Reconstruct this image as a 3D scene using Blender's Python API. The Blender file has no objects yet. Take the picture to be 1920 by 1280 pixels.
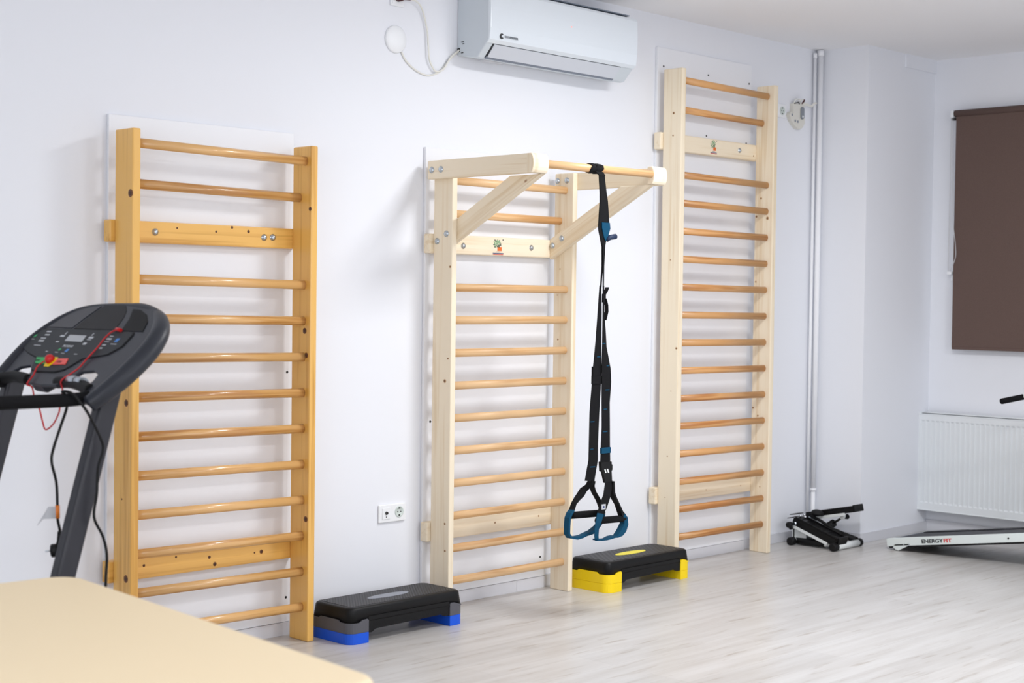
import bpy, bmesh, math, random
from mathutils import Vector, Matrix, Quaternion
random.seed(7)
scene = bpy.context.scene
COL = scene.collection

# ------------------------------------------------------------------ helpers
def lin(c):
    r = []
    for v in c[:3]:
        v /= 255.0
        r.append(v / 12.92 if v <= 0.04045 else ((v + 0.055) / 1.055) ** 2.4)
    return (r[0], r[1], r[2], 1.0)

def new_mat(name):
    m = bpy.data.materials.new(name); m.use_nodes = True
    nt = m.node_tree
    return m, nt, nt.nodes['Principled BSDF']

def mat(name, c, rough=0.5, metal=0.0, spec=0.5, coat=0.0, bump=None, emit=None):
    m, nt, b = new_mat(name)
    b.inputs['Base Color'].default_value = lin(c)
    b.inputs['Roughness'].default_value = rough
    b.inputs['Metallic'].default_value = metal
    b.inputs['Specular IOR Level'].default_value = spec
    b.inputs['Coat Weight'].default_value = coat
    b.inputs['Coat Roughness'].default_value = 0.15
    if emit:
        b.inputs['Emission Color'].default_value = lin(c)
        b.inputs['Emission Strength'].default_value = emit
    if bump:
        sc, st = bump
        tc = nt.nodes.new('ShaderNodeTexCoord')
        n = nt.nodes.new('ShaderNodeTexNoise'); n.inputs['Scale'].default_value = sc; n.inputs['Detail'].default_value = 4
        bp = nt.nodes.new('ShaderNodeBump'); bp.inputs['Strength'].default_value = st; bp.inputs['Distance'].default_value = 0.002
        nt.links.new(tc.outputs['Object'], n.inputs['Vector'])
        nt.links.new(n.outputs['Fac'], bp.inputs['Height']); nt.links.new(bp.outputs['Normal'], b.inputs['Normal'])
    return m

def wood(name, light, dark, axis, rough=0.45, coat=0.0, streak=0.35, vary=0.0, knots=0.0, tilt=0.0):
    """procedural softwood; grain runs along the given object axis"""
    m, nt, b = new_mat(name)
    N, L = nt.nodes, nt.links
    tc = N.new('ShaderNodeTexCoord'); oi = N.new('ShaderNodeObjectInfo')
    off = N.new('ShaderNodeVectorMath'); off.operation = 'ADD'
    mul = N.new('ShaderNodeMath'); mul.operation = 'MULTIPLY'; mul.inputs[1].default_value = 37.0
    L.new(oi.outputs['Random'], mul.inputs[0])
    rot = N.new('ShaderNodeVectorRotate'); rot.rotation_type = 'X_AXIS'; rot.inputs['Angle'].default_value = tilt
    L.new(tc.outputs['Object'], rot.inputs['Vector']); L.new(rot.outputs[0], off.inputs[0]); L.new(mul.outputs[0], off.inputs[1])
    mp = N.new('ShaderNodeMapping')
    s = [55.0, 55.0, 55.0]; s[axis] = 1.6
    mp.inputs['Scale'].default_value = s
    L.new(off.outputs[0], mp.inputs['Vector'])
    n1 = N.new('ShaderNodeTexNoise'); n1.inputs['Scale'].default_value = 1.0; n1.inputs['Detail'].default_value = 3; n1.inputs['Distortion'].default_value = 0.6
    L.new(mp.outputs[0], n1.inputs['Vector'])
    mp2 = N.new('ShaderNodeMapping')
    s2 = [14.0, 14.0, 14.0]; s2[axis] = 0.9
    mp2.inputs['Scale'].default_value = s2
    L.new(off.outputs[0], mp2.inputs['Vector'])
    n2 = N.new('ShaderNodeTexNoise'); n2.inputs['Scale'].default_value = 1.0; n2.inputs['Detail'].default_value = 2
    L.new(mp2.outputs[0], n2.inputs['Vector'])
    add = N.new('ShaderNodeMath'); add.operation = 'ADD'
    L.new(n1.outputs['Fac'], add.inputs[0]); L.new(n2.outputs['Fac'], add.inputs[1])
    cr = N.new('ShaderNodeValToRGB')
    cr.color_ramp.elements[0].position = 0.75; cr.color_ramp.elements[0].color = lin(dark)
    cr.color_ramp.elements[1].position = 1.15; cr.color_ramp.elements[1].color = lin(light)
    mid = [dark[i] + (light[i] - dark[i]) * (1 - streak * 0.5) for i in range(3)]
    e = cr.color_ramp.elements.new(0.92); e.color = lin(mid)
    h = N.new('ShaderNodeMath'); h.operation = 'MULTIPLY'; h.inputs[1].default_value = 1.0
    L.new(add.outputs[0], h.inputs[0]); L.new(h.outputs[0], cr.inputs['Fac'])
    out = cr.outputs['Color']
    if knots:
        mk = N.new('ShaderNodeMapping'); sk = [9.0, 9.0, 9.0]; sk[axis] = 5.0
        mk.inputs['Scale'].default_value = sk; L.new(off.outputs[0], mk.inputs['Vector'])
        v = N.new('ShaderNodeTexVoronoi'); v.inputs['Scale'].default_value = 1.0
        L.new(mk.outputs[0], v.inputs['Vector'])
        lt = N.new('ShaderNodeMapRange'); lt.inputs['From Min'].default_value = 0.02; lt.inputs['From Max'].default_value = 0.07
        lt.inputs['To Min'].default_value = 1.0; lt.inputs['To Max'].default_value = 0.0
        L.new(v.outputs['Distance'], lt.inputs['Value'])
        sep = N.new('ShaderNodeSeparateColor'); L.new(v.outputs['Color'], sep.inputs[0])
        gt = N.new('ShaderNodeMath'); gt.operation = 'GREATER_THAN'; gt.inputs[1].default_value = 1 - knots
        L.new(sep.outputs[0], gt.inputs[0])
        mm = N.new('ShaderNodeMath'); mm.operation = 'MULTIPLY'
        L.new(lt.outputs['Result'], mm.inputs[0]); L.new(gt.outputs[0], mm.inputs[1])
        m8 = N.new('ShaderNodeMath'); m8.operation = 'MULTIPLY'; m8.inputs[1].default_value = 0.8
        L.new(mm.outputs[0], m8.inputs[0])
        mx = N.new('ShaderNodeMix'); mx.data_type = 'RGBA'
        mx.inputs['B'].default_value = lin((150, 104, 62))
        L.new(m8.outputs[0], mx.inputs['Factor']); L.new(out, mx.inputs['A']); out = mx.outputs['Result']
    if vary:
        hs = N.new('ShaderNodeHueSaturation')
        mr = N.new('ShaderNodeMapRange'); mr.inputs['To Min'].default_value = 1 - vary; mr.inputs['To Max'].default_value = 1 + vary * 0.6
        L.new(oi.outputs['Random'], mr.inputs['Value']); L.new(mr.outputs['Result'], hs.inputs['Value'])
        L.new(out, hs.inputs['Color']); out = hs.outputs['Color']
    L.new(out, b.inputs['Base Color'])
    b.inputs['Roughness'].default_value = rough
    b.inputs['Coat Weight'].default_value = coat; b.inputs['Coat Roughness'].default_value = 0.12
    return m

class MB:
    """collects shapes (world coordinates) into one mesh"""
    def __init__(self): self.bm = bmesh.new(); self.mi = 0
    def _fin(self, faces):
        for f in faces: f.material_index = self.mi
    def hexa(self, p, bev=0.0, seg=2):
        bm = self.bm
        v = [bm.verts.new(q) for q in p]
        fs = [bm.faces.new([v[i] for i in f]) for f in ((0,3,2,1),(4,5,6,7),(0,1,5,4),(1,2,6,5),(2,3,7,6),(3,0,4,7))]
        self._fin(fs)
        if bev > 0:
            es = list({e for f in fs for e in f.edges})
            r = bmesh.ops.bevel(bm, geom=es, offset=bev, segments=seg, affect='EDGES', profile=0.5)
            self._fin(r['faces'])
        return self
    def box(self, x0, x1, y0, y1, z0, z1, bev=0.0, seg=2):
        if x0 > x1: x0, x1 = x1, x0
        if y0 > y1: y0, y1 = y1, y0
        if z0 > z1: z0, z1 = z1, z0
        return self.hexa([(x0,y0,z0),(x1,y0,z0),(x1,y1,z0),(x0,y1,z0),(x0,y0,z1),(x1,y0,z1),(x1,y1,z1),(x0,y1,z1)], bev, seg)
    def prism(self, poly, d, bev=0.0, seg=2):
        """extrude the planar 3D polygon by vector d"""
        bm = self.bm; d = Vector(d)
        a = [bm.verts.new(p) for p in poly]; b = [bm.verts.new(Vector(p) + d) for p in poly]
        n = len(a); fs = [bm.faces.new(a[::-1]), bm.faces.new(b)]
        for i in range(n):
            fs.append(bm.faces.new((a[i], a[(i+1) % n], b[(i+1) % n], b[i])))
        bmesh.ops.recalc_face_normals(bm, faces=fs)
        self._fin(fs)
        if bev > 0:
            es = list({e for f in fs[:2] for e in f.edges})
            r = bmesh.ops.bevel(bm, geom=es, offset=bev, segments=seg, affect='EDGES', profile=0.5)
            self._fin(r['faces'])
        return self
    def tube(self, pts, r, seg=12, rb=None, up=None, closed=False, caps=True):
        """sweep a circle (or ellipse r x rb, or per-point radii) along pts"""
        bm = self.bm; P = [Vector(p) for p in pts]; n = len(P)
        R = list(r) if isinstance(r, (list, tuple)) else [r] * n
        rings = []; prev = None
        for i in range(n):
            if closed: t = P[(i+1) % n] - P[i-1]
            else: t = P[min(i+1, n-1)] - P[max(i-1, 0)]
            t.normalize()
            if prev is None:
                u = Vector(up) if up else (Vector((0,0,1)) if abs(t.z) < 0.9 else Vector((1,0,0)))
            else: u = Vector(up) if up else prev
            u = u - t * u.dot(t)
            if u.length < 1e-6: u = t.orthogonal()
            u.normalize(); prev = u; w = t.cross(u)
            k = (rb / r) if (rb and not isinstance(r, (list, tuple))) else 1.0
            rings.append([bm.verts.new(P[i] + u * R[i] * math.cos(2*math.pi*j/seg) + w * R[i] * k * math.sin(2*math.pi*j/seg)) for j in range(seg)])
        fs = []
        for i in range(n if closed else n-1):
            a, b = rings[i], rings[(i+1) % n]
            for j in range(seg):
                f = bm.faces.new((a[j], a[(j+1) % seg], b[(j+1) % seg], b[j])); f.smooth = True; fs.append(f)
        if caps and not closed:
            fs.append(bm.faces.new(rings[0][::-1])); fs.append(bm.faces.new(rings[-1]))
        bmesh.ops.recalc_face_normals(bm, faces=fs)
        self._fin(fs); return self
    def cyl(self, a, b, r, seg=20, r2=None):
        return self.tube([a, b], [r, r if r2 is None else r2], seg)
    def lathe(self, c, axis, prof, seg=28):
        """prof: list of (along axis, radius)"""
        bm = self.bm; c = Vector(c); ax = Vector(axis).normalized(); u = ax.orthogonal().normalized(); w = ax.cross(u)
        rings = []
        for h, r in prof:
            rr = max(r, 1e-5)
            rings.append([bm.verts.new(c + ax*h + (u*math.cos(2*math.pi*j/seg) + w*math.sin(2*math.pi*j/seg)) * rr) for j in range(seg)])
        fs = []
        for a, b in zip(rings, rings[1:]):
            for j in range(seg):
                f = bm.faces.new((a[j], a[(j+1) % seg], b[(j+1) % seg], b[j])); f.smooth = True; fs.append(f)
        fs.append(bm.faces.new(rings[0][::-1])); fs.append(bm.faces.new(rings[-1]))
        bmesh.ops.recalc_face_normals(bm, faces=fs)
        self._fin(fs); return self
    def ribbon(self, st, th, yoff=0.0):
        """vertical webbing: stations (xl, zl, xr, zr, y), thickness th in y"""
        bm = self.bm; rows = []
        for xl, zl, xr, zr, y in st:
            y += yoff
            rows.append([bm.verts.new(p) for p in ((xl,y-th/2,zl),(xr,y-th/2,zr),(xr,y+th/2,zr),(xl,y+th/2,zl))])
        fs = []
        for a, b in zip(rows, rows[1:]):
            for j in range(4): fs.append(bm.faces.new((a[j], a[(j+1) % 4], b[(j+1) % 4], b[j])))
        fs.append(bm.faces.new(rows[0])); fs.append(bm.faces.new(rows[-1][::-1]))
        bmesh.ops.recalc_face_normals(bm, faces=fs); self._fin(fs); return self
    def strap(self, pts, depth):
        """webbing seen on edge: pts (x, z, y, half width in the xz plane); depth across y"""
        bm = self.bm; rows = []; n = len(pts)
        for i, (x, z, y, w) in enumerate(pts):
            a = pts[max(i-1, 0)]; b = pts[min(i+1, n-1)]
            t = Vector((b[0]-a[0], 0, b[1]-a[1])).normalized(); nrm = Vector((-t.z, 0, t.x))
            c = Vector((x, y, z)); d = Vector((0, depth/2, 0))
            rows.append([bm.verts.new(q) for q in (c - nrm*w - d, c + nrm*w - d, c + nrm*w + d, c - nrm*w + d)])
        fs = []
        for a, b in zip(rows, rows[1:]):
            for j in range(4):
                f = bm.faces.new((a[j], a[(j+1) % 4], b[(j+1) % 4], b[j])); fs.append(f)
        fs.append(bm.faces.new(rows[0])); fs.append(bm.faces.new(rows[-1][::-1]))
        bmesh.ops.recalc_face_normals(bm, faces=fs); self._fin(fs); return self
    def ball(self, c, r, seg=20, sx=1, sy=1, sz=1):
        res = bmesh.ops.create_uvsphere(self.bm, u_segments=seg, v_segments=seg//2, radius=r, matrix=Matrix.Translation(c) @ Matrix.Diagonal((sx,sy,sz,1)))
        fs = list({f for v in res['verts'] for f in v.link_faces})
        for f in fs: f.smooth = True
        self._fin(fs); return self
    def quad(self, p):
        f = self.bm.faces.new([self.bm.verts.new(q) for q in p]); self._fin([f]); return self
    def build(self, name, mats, parent=None, smooth=None):
        me = bpy.data.meshes.new(name)
        ms = mats if isinstance(mats, (list, tuple)) else [mats]
        for m in ms: me.materials.append(m)
        o = bpy.data.objects.new(name, me); COL.objects.link(o)
        base = Vector((0,0,0)); p = parent
        while p: base += p.location; p = p.parent
        # the part's own origin: centre of its bounds (the base for top-level meshes)
        vs = [v.co for v in self.bm.verts]
        lo = Vector([min(v[i] for v in vs) for i in range(3)]); hi = Vector([max(v[i] for v in vs) for i in range(3)])
        org = (lo + hi) / 2
        if parent is None: org.z = lo.z
        for v in self.bm.verts: v.co -= org
        self.bm.to_mesh(me); self.bm.free()
        o.location = org - base
        if parent: o.parent = parent
        if smooth:
            for f in me.polygons: f.use_smooth = True
        return o

def thing(name, label, cat, loc, group=None):
    o = bpy.data.objects.new(name, None); COL.objects.link(o); o.location = loc
    o.empty_display_size = 0.1
    o['label'] = label; o['category'] = cat
    if group: o['group'] = group
    return o
def tag(o, label, cat, group=None):
    o['label'] = label; o['category'] = cat
    if group: o['group'] = group
    return o
def struct(o): o['kind'] = 'structure'; return o

def text(name, body, size, origin, xdir, ydir, m, parent, depth=0.0006, bold=0.0, sx=1.0, align='LEFT'):
    cu = bpy.data.curves.new(name, 'FONT'); cu.body = body; cu.size = size; cu.extrude = depth; cu.offset = bold
    cu.align_x = align
    t = bpy.data.objects.new('tmp', cu); COL.objects.link(t)
    bpy.context.view_layer.update()
    me = bpy.data.meshes.new_from_object(t.evaluated_get(bpy.context.evaluated_depsgraph_get()))
    bpy.data.objects.remove(t); bpy.data.curves.remove(cu)
    X = Vector(xdir).normalized(); Y = Vector(ydir).normalized(); Z = X.cross(Y)
    me.transform(Matrix(((X.x*sx, Y.x, Z.x, 0), (X.y*sx, Y.y, Z.y, 0), (X.z*sx, Y.z, Z.z, 0), (0,0,0,1))))
    me.materials.clear(); me.materials.append(m); me.name = name
    o = bpy.data.objects.new(name, me); COL.objects.link(o)
    base = Vector((0,0,0)); p = parent
    while p: base += p.location; p = p.parent
    o.location = Vector(origin) - base; o.parent = parent
    return o

def smooth_path(pts, n=6):
    """Catmull-Rom through the points"""
    P = [Vector(p) for p in pts]; out = []
    for i in range(len(P)-1):
        p0 = P[max(i-1,0)]; p1 = P[i]; p2 = P[i+1]; p3 = P[min(i+2,len(P)-1)]
        for k in range(n):
            t = k/n
            out.append(0.5*((2*p1)+(p2-p0)*t+(2*p0-5*p1+4*p2-p3)*t*t+(3*p1-p0-3*p2+p3)*t**3))
    out.append(P[-1]); return out

# ------------------------------------------------------------------ materials
M_wall = mat('wall_paint', (233, 235, 241), 0.75, spec=0.25, bump=(90, 0.05))
M_ceil = mat('ceiling_paint', (243, 243, 245), 0.8, spec=0.2)
M_panel = mat('white_laminate', (236, 238, 243), 0.35)
M_base = mat('white_skirting', (212, 213, 219), 0.4)
M_white = mat('white_plastic', (238, 240, 243), 0.4)
M_flap = mat('flap_plastic', (206, 211, 220), 0.45)
M_pipe = mat('white_pipe_paint', (242, 243, 247), 0.6, spec=0.25)
M_ac = mat('glossy_white_plastic', (224, 231, 238), 0.22, coat=0.3)
M_acd = mat('matt_grey_white_plastic', (205, 213, 220), 0.45)
M_rad = mat('white_enamel', (228, 232, 235), 0.35)
M_dark = mat('dark_slot', (40, 42, 46), 0.6)
M_slate = mat('slate_grey_plastic', (120, 128, 142), 0.5)
M_black = mat('black_plastic', (10, 10, 12), 0.45, spec=0.28, bump=(400, 0.08))
M_rubber = mat('black_rubber', (14, 14, 16), 0.65, spec=0.3)
M_web = mat('black_webbing', (9, 9, 13), 0.8, spec=0.25, bump=(900, 0.25))
M_teal = mat('teal_webbing', (0, 68, 98), 0.75, spec=0.25, bump=(900, 0.25))
M_foam = mat('black_foam', (14, 14, 17), 0.85, spec=0.2)
M_steel = mat('galvanised_steel', (190, 198, 205), 0.28, metal=1.0)
M_scr = mat('dark_screw', (58, 58, 56), 0.4, metal=0.6)
M_tread = mat('charcoal_plastic', (37, 40, 49), 0.42, spec=0.4)
M_tread2 = mat('charcoal_metal', (42, 42, 49), 0.4, spec=0.4)
M_tpanel = mat('instrument_panel', (40, 43, 47), 0.55, spec=0.3)
M_trest = mat('black_rest', (20, 19, 22), 0.55, spec=0.3)
M_red = mat('red_plastic', (208, 20, 24), 0.35)
M_redc = mat('red_cord', (196, 34, 40), 0.6)
M_btnr = mat('coral_button', (238, 92, 84), 0.5)
M_btng = mat('green_button', (20, 170, 84), 0.5)
M_green = mat('green_print', (40, 165, 95), 0.5)
M_blue = mat('blue_print', (60, 130, 205), 0.5)
M_print = mat('pale_print', (190, 194, 198), 0.6)
M_lcd = mat('grey_lcd', (172, 176, 180), 0.3)
M_yel = mat('yellow_plastic', (250, 216, 0), 0.4)
M_yelp = mat('pale_yellow_pad', (238, 222, 66), 0.55)
M_blu = mat('blue_plastic', (0, 84, 214), 0.42)
M_gry = mat('grey_plastic', (84, 84, 90), 0.5)
M_gryp = mat('grey_pad', (142, 146, 156), 0.55)
M_brown = None
M_beige = mat('beige_vinyl', (244, 224, 188), 0.55, spec=0.35, bump=(160, 0.05))
M_cream = mat('cream_cable', (228, 227, 220), 0.5)
M_chrome = mat('chrome', (220, 222, 225), 0.12, metal=1.0)
M_maroon = mat('dark_red_plastic', (70, 18, 26), 0.45)
M_orange = mat('orange_sleeve', (222, 122, 38), 0.5)
M_tagp = mat('pale_paper', (196, 198, 204), 0.6)
M_ink = mat('black_ink', (40, 42, 46), 0.6)
M_inkg = mat('grey_ink', (120, 126, 134), 0.6)
M_logo_r = mat('red_ink', (206, 40, 44), 0.6)
M_logo_g = mat('green_ink', (140, 178, 138), 0.6)
M_logo_o = mat('orange_ink', (226, 112, 48), 0.6)
M_logo_b = mat('navy_ink', (62, 72, 120), 0.6)
M_frame2 = mat('white_powder_coat', (222, 230, 229), 0.4)
M_belt = mat('black_belt', (52, 52, 58), 0.6, bump=(700, 0.2))
M_knot = mat('brown_knot', (112, 66, 34), 0.5)
M_knotd = mat('dark_knot_heart', (70, 42, 26), 0.5)
M_pknot = mat('pale_knot', (190, 150, 106), 0.55)
M_pknotd = mat('pale_knot_heart', (112, 80, 54), 0.55)

def fabric_mat():
    m, nt, b = new_mat('brown_blind_fabric'); N, L = nt.nodes, nt.links
    tc = N.new('ShaderNodeTexCoord'); w = N.new('ShaderNodeTexNoise'); w.inputs['Scale'].default_value = 260; w.inputs['Detail'].default_value = 2
    mx = N.new('ShaderNodeMix'); mx.data_type = 'RGBA'
    mx.inputs['A'].default_value = lin((92, 75, 70)); mx.inputs['B'].default_value = lin((112, 94, 88))
    L.new(tc.outputs['Object'], w.inputs['Vector']); L.new(w.outputs['Fac'], mx.inputs['Factor'])
    L.new(mx.outputs['Result'], b.inputs['Base Color']); b.inputs['Roughness'].default_value = 0.9
    b.inputs['Specular IOR Level'].default_value = 0.15
    return m
M_brown = fabric_mat()

def floor_mat():
    m, nt, b = new_mat('pale_grey_laminate'); N, L = nt.nodes, nt.links
    tc = N.new('ShaderNodeTexCoord')
    br = N.new('ShaderNodeTexBrick'); br.inputs['Scale'].default_value = 1.0
    br.inputs['Brick Width'].default_value = 1.29; br.inputs['Row Height'].default_value = 0.193
    br.inputs['Mortar Size'].default_value = 0.0012; br.inputs['Mortar Smooth'].default_value = 0.3
    br.offset = 0.37; br.inputs['Bias'].default_value = 0.0
    br.inputs['Color1'].default_value = lin((200, 198, 196)); br.inputs['Color2'].default_value = lin((208, 206, 204))
    br.inputs['Mortar'].default_value = lin((188, 185, 182))
    L.new(tc.outputs['Object'], br.inputs['Vector'])
    mp = N.new('ShaderNodeMapping'); mp.inputs['Scale'].default_value = (1.1, 15, 1)
    L.new(tc.outputs['Object'], mp.inputs['Vector'])
    n = N.new('ShaderNodeTexNoise'); n.inputs['Scale'].default_value = 1.0; n.inputs['Detail'].default_value = 5; n.inputs['Roughness'].default_value = 0.6
    L.new(mp.outputs[0], n.inputs['Vector'])
    cr = N.new('ShaderNodeValToRGB')
    cr.color_ramp.elements[0].position = 0.30; cr.color_ramp.elements[0].color = lin((234, 231, 228))
    cr.color_ramp.elements[1].position = 0.62; cr.color_ramp.elements[1].color = (1, 1, 1, 1)
    L.new(n.outputs['Fac'], cr.inputs['Fac'])
    mp2 = N.new('ShaderNodeMapping'); mp2.inputs['Scale'].default_value = (3.6, 30, 1)
    L.new(tc.outputs['Object'], mp2.inputs['Vector'])
    n2 = N.new('ShaderNodeTexNoise'); n2.inputs['Scale'].default_value = 1.0; n2.inputs['Detail'].default_value = 3
    L.new(mp2.outputs[0], n2.inputs['Vector'])
    cr2 = N.new('ShaderNodeValToRGB')
    cr2.color_ramp.elements[0].position = 0.27; cr2.color_ramp.elements[0].color = lin((226, 220, 214))
    cr2.color_ramp.elements[1].position = 0.40; cr2.color_ramp.elements[1].color = (1, 1, 1, 1)
    L.new(n2.outputs['Fac'], cr2.inputs['Fac'])
    m1 = N.new('ShaderNodeMix'); m1.data_type = 'RGBA'; m1.blend_type = 'MULTIPLY'; m1.inputs['Factor'].default_value = 1.0
    L.new(br.outputs['Color'], m1.inputs['A']); L.new(cr.outputs['Color'], m1.inputs['B'])
    m2 = N.new('ShaderNodeMix'); m2.data_type = 'RGBA'; m2.blend_type = 'MULTIPLY'; m2.inputs['Factor'].default_value = 1.0
    L.new(m1.outputs['Result'], m2.inputs['A']); L.new(cr2.outputs['Color'], m2.inputs['B'])
    L.new(m2.outputs['Result'], b.inputs['Base Color'])
    b.inputs['Roughness'].default_value = 0.30; b.inputs['Specular IOR Level'].default_value = 0.4
    return m
M_floor = floor_mat()

def step_top_mat(name, line):
    """black moulded tread with diagonal ridges"""
    m, nt, b = new_mat(name); N, L = nt.nodes, nt.links
    tc = N.new('ShaderNodeTexCoord'); mp = N.new('ShaderNodeMapping')
    mp.inputs['Rotation'].default_value = (0, 0, math.radians(38)); L.new(tc.outputs['Object'], mp.inputs['Vector'])
    w = N.new('ShaderNodeTexWave'); w.wave_type = 'BANDS'; w.bands_direction = 'X'; w.inputs['Scale'].default_value = line
    L.new(mp.outputs[0], w.inputs['Vector'])
    cr = N.new('ShaderNodeValToRGB'); cr.color_ramp.elements[0].position = 0.72; cr.color_ramp.elements[0].color = lin((22, 22, 25))
    cr.color_ramp.elements[1].position = 0.95; cr.color_ramp.elements[1].color = lin((52, 52, 56))
    L.new(w.outputs['Fac'], cr.inputs['Fac']); L.new(cr.outputs['Color'], b.inputs['Base Color'])
    bp = N.new('ShaderNodeBump'); bp.inputs['Strength'].default_value = 0.6; bp.inputs['Distance'].default_value = 0.003
    L.new(w.outputs['Fac'], bp.inputs['Height']); L.new(bp.outputs['Normal'], b.inputs['Normal'])
    b.inputs['Roughness'].default_value = 0.5
    return m

AX = {'x': 0, 'y': 1, 'z': 2}
HON = {a: wood('honey_pine_' + a, (236, 184, 96), (212, 156, 70), AX[a], 0.35, coat=0.35, streak=0.5, knots=0.08) for a in 'xz'}
HONR = wood('honey_beech_rung', (222, 174, 112), (186, 130, 68), 0, 0.3, coat=0.6, streak=0.6, vary=0.10)
PAL = {a: wood('pale_spruce_' + a, (240, 226, 201), (228, 208, 176), AX[a], 0.55, streak=0.4, knots=0.13) for a in 'xyz'}
PALB = wood('pale_spruce_slanted', (240, 226, 201), (228, 208, 176), 1, 0.55, streak=0.4, knots=0.13, tilt=math.radians(28))
PALR = wood('beech_rung', (230, 190, 142), (206, 154, 98), 0, 0.45, coat=0.1, streak=0.5, vary=0.05)
PALR3 = wood('amber_beech_rung', (216, 162, 104), (178, 116, 58), 0, 0.4, coat=0.2, streak=0.9, vary=0.11)

# ------------------------------------------------------------------ room
WY = 0.148            # face of the long wall
WX = 9.10             # face of the window wall
CX0, CY = 8.28, -0.215  # pillar corner
H = 3.085
X0, Y0 = -2.2, -7.6
def room():
    struct(MB().box(X0-0.1, WX+0.1, Y0-0.1, WY+0.1, -0.1, 0).build('floor', M_floor))
    struct(MB().box(X0-0.1, WX+0.1, Y0-0.1, WY+0.1, H, H+0.1).build('ceiling', M_ceil))
    struct(MB().box(X0, WX, WY, WY+0.1, 0, H).build('wall_back', M_wall))
    struct(MB().box(WX, WX+0.1, Y0, WY, 0, H).build('wall_right', M_wall))
    struct(MB().box(X0-0.1, X0, Y0, WY, 0, H).build('wall_left', M_wall))
    struct(MB().box(X0, WX, Y0-0.1, Y0, 0, H).build('wall_front', M_wall))
    struct(MB().box(CX0, WX, CY, WY, 0, H, 0).build('wall_pillar', M_wall))
    # small step in the plaster high on the pillar, next to the window wall
    struct(MB().box(8.715, WX, CY-0.012, CY, 3.0, H).build('trim_1', M_wall))
    b = MB(); hb = 0.062
    for x0, x1 in ((X0, 3.205), (4.12, 4.905), (5.775, 6.64), (7.535, CX0-0.013)):
        b.box(x0, x1, WY-0.013, WY, 0, hb, 0.002)
    for x0, x1, xs in ((3.205, 4.12, 3.74), (4.905, 5.775, 5.56), (6.64, 7.535, 7.2)):
        b.box(x0, xs-0.0006, 0.127, WY, 0, 0.0575, 0.001); b.box(xs+0.0006, x1, 0.127, WY, 0, 0.0575, 0.001)
    struct(b.build('baseboard_back', M_base))
    b = MB(); b.box(CX0-0.013, CX0, CY-0.013, WY, 0, hb, 0.002).box(CX0, WX-0.013, CY-0.013, CY, 0, hb, 0.002)
    struct(b.build('baseboard_pillar', M_base))
    struct(MB().box(WX-0.013, WX, Y0, CY, 0, 0.074, 0.002).build('baseboard_right', M_base))
room()

# ------------------------------------------------------------------ backing boards behind the wall bars
def board(x0, x1, z1, label, screws):
    t = thing('backing_board', label, 'panel', ((x0+x1)/2, WY, 0), 'white boards behind the wall bars')
    MB().box(x0, x1, 0.131, WY-0.001, 0.059, z1, 0.002).build('panel', M_panel, t)
    for x, z in screws:
        MB().lathe((x, 0.131, z), (0,-1,0), [(0,0.006),(0.0015,0.0055),(0.002,0.002)], 12).build('screw', M_scr, t)
board(3.205, 4.12, 2.204, 'white backing board behind the honey-coloured wall bars', [(4.096, 0.167), (4.093, 1.16), (3.26, 0.167)])
board(4.905, 5.775, 2.210, 'white backing board behind the wall bars with the pull-up bar', [(5.735, 0.16), (5.735, 2.06), (4.95, 0.9)])
board(6.64, 7.535, 2.904, 'tall white backing board behind the tallest wall bars', [(6.694,2.801),(7.107,2.798),(7.51,2.793),(7.098,2.448),(7.49,2.437),(6.69,2.43)])

# ------------------------------------------------------------------ wall bars
def knot(mb, c, nrm, r):
    """a knot in the face of the board: brown ring with a darker heart"""
    n = Vector(nrm); mb.mi = 1
    mb.lathe(c, nrm, [(-0.001, r), (0.0004, r), (0.0005, r*0.6)], 14); mb.mi = 2
    mb.lathe(c, nrm, [(-0.001, r*0.55), (0.0007, r*0.55), (0.0008, r*0.3)], 12); mb.mi = 0

def bolt(parent, c, nrm, r=0.011, name='bolt'):
    c = Vector(c); n = Vector(nrm)
    b = MB().lathe(c, n, [(0, r*1.25), (0.002, r*1.25), (0.0021, r*0.95), (0.006, r*0.95), (0.009, r*0.7), (0.0105, r*0.25)], 16)
    return b.build(name, M_steel, parent)

def rung(parent, x0, x1, y, z, m, tilt=0.0, ry=0.0155, rz=0.0195, data=None):
    if data is None:
        return MB().tube([(x0, y, z), (x1, y, z + tilt*(x1-x0))], rz, 20, rb=ry, up=(0,0,1)).build('rung', m, parent)
    o = bpy.data.objects.new('rung', data); COL.objects.link(o); o.parent = parent
    o.location = Vector(((x0+x1)/2, y, z + tilt*(x1-x0)/2)) - parent.location
    return o

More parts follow.
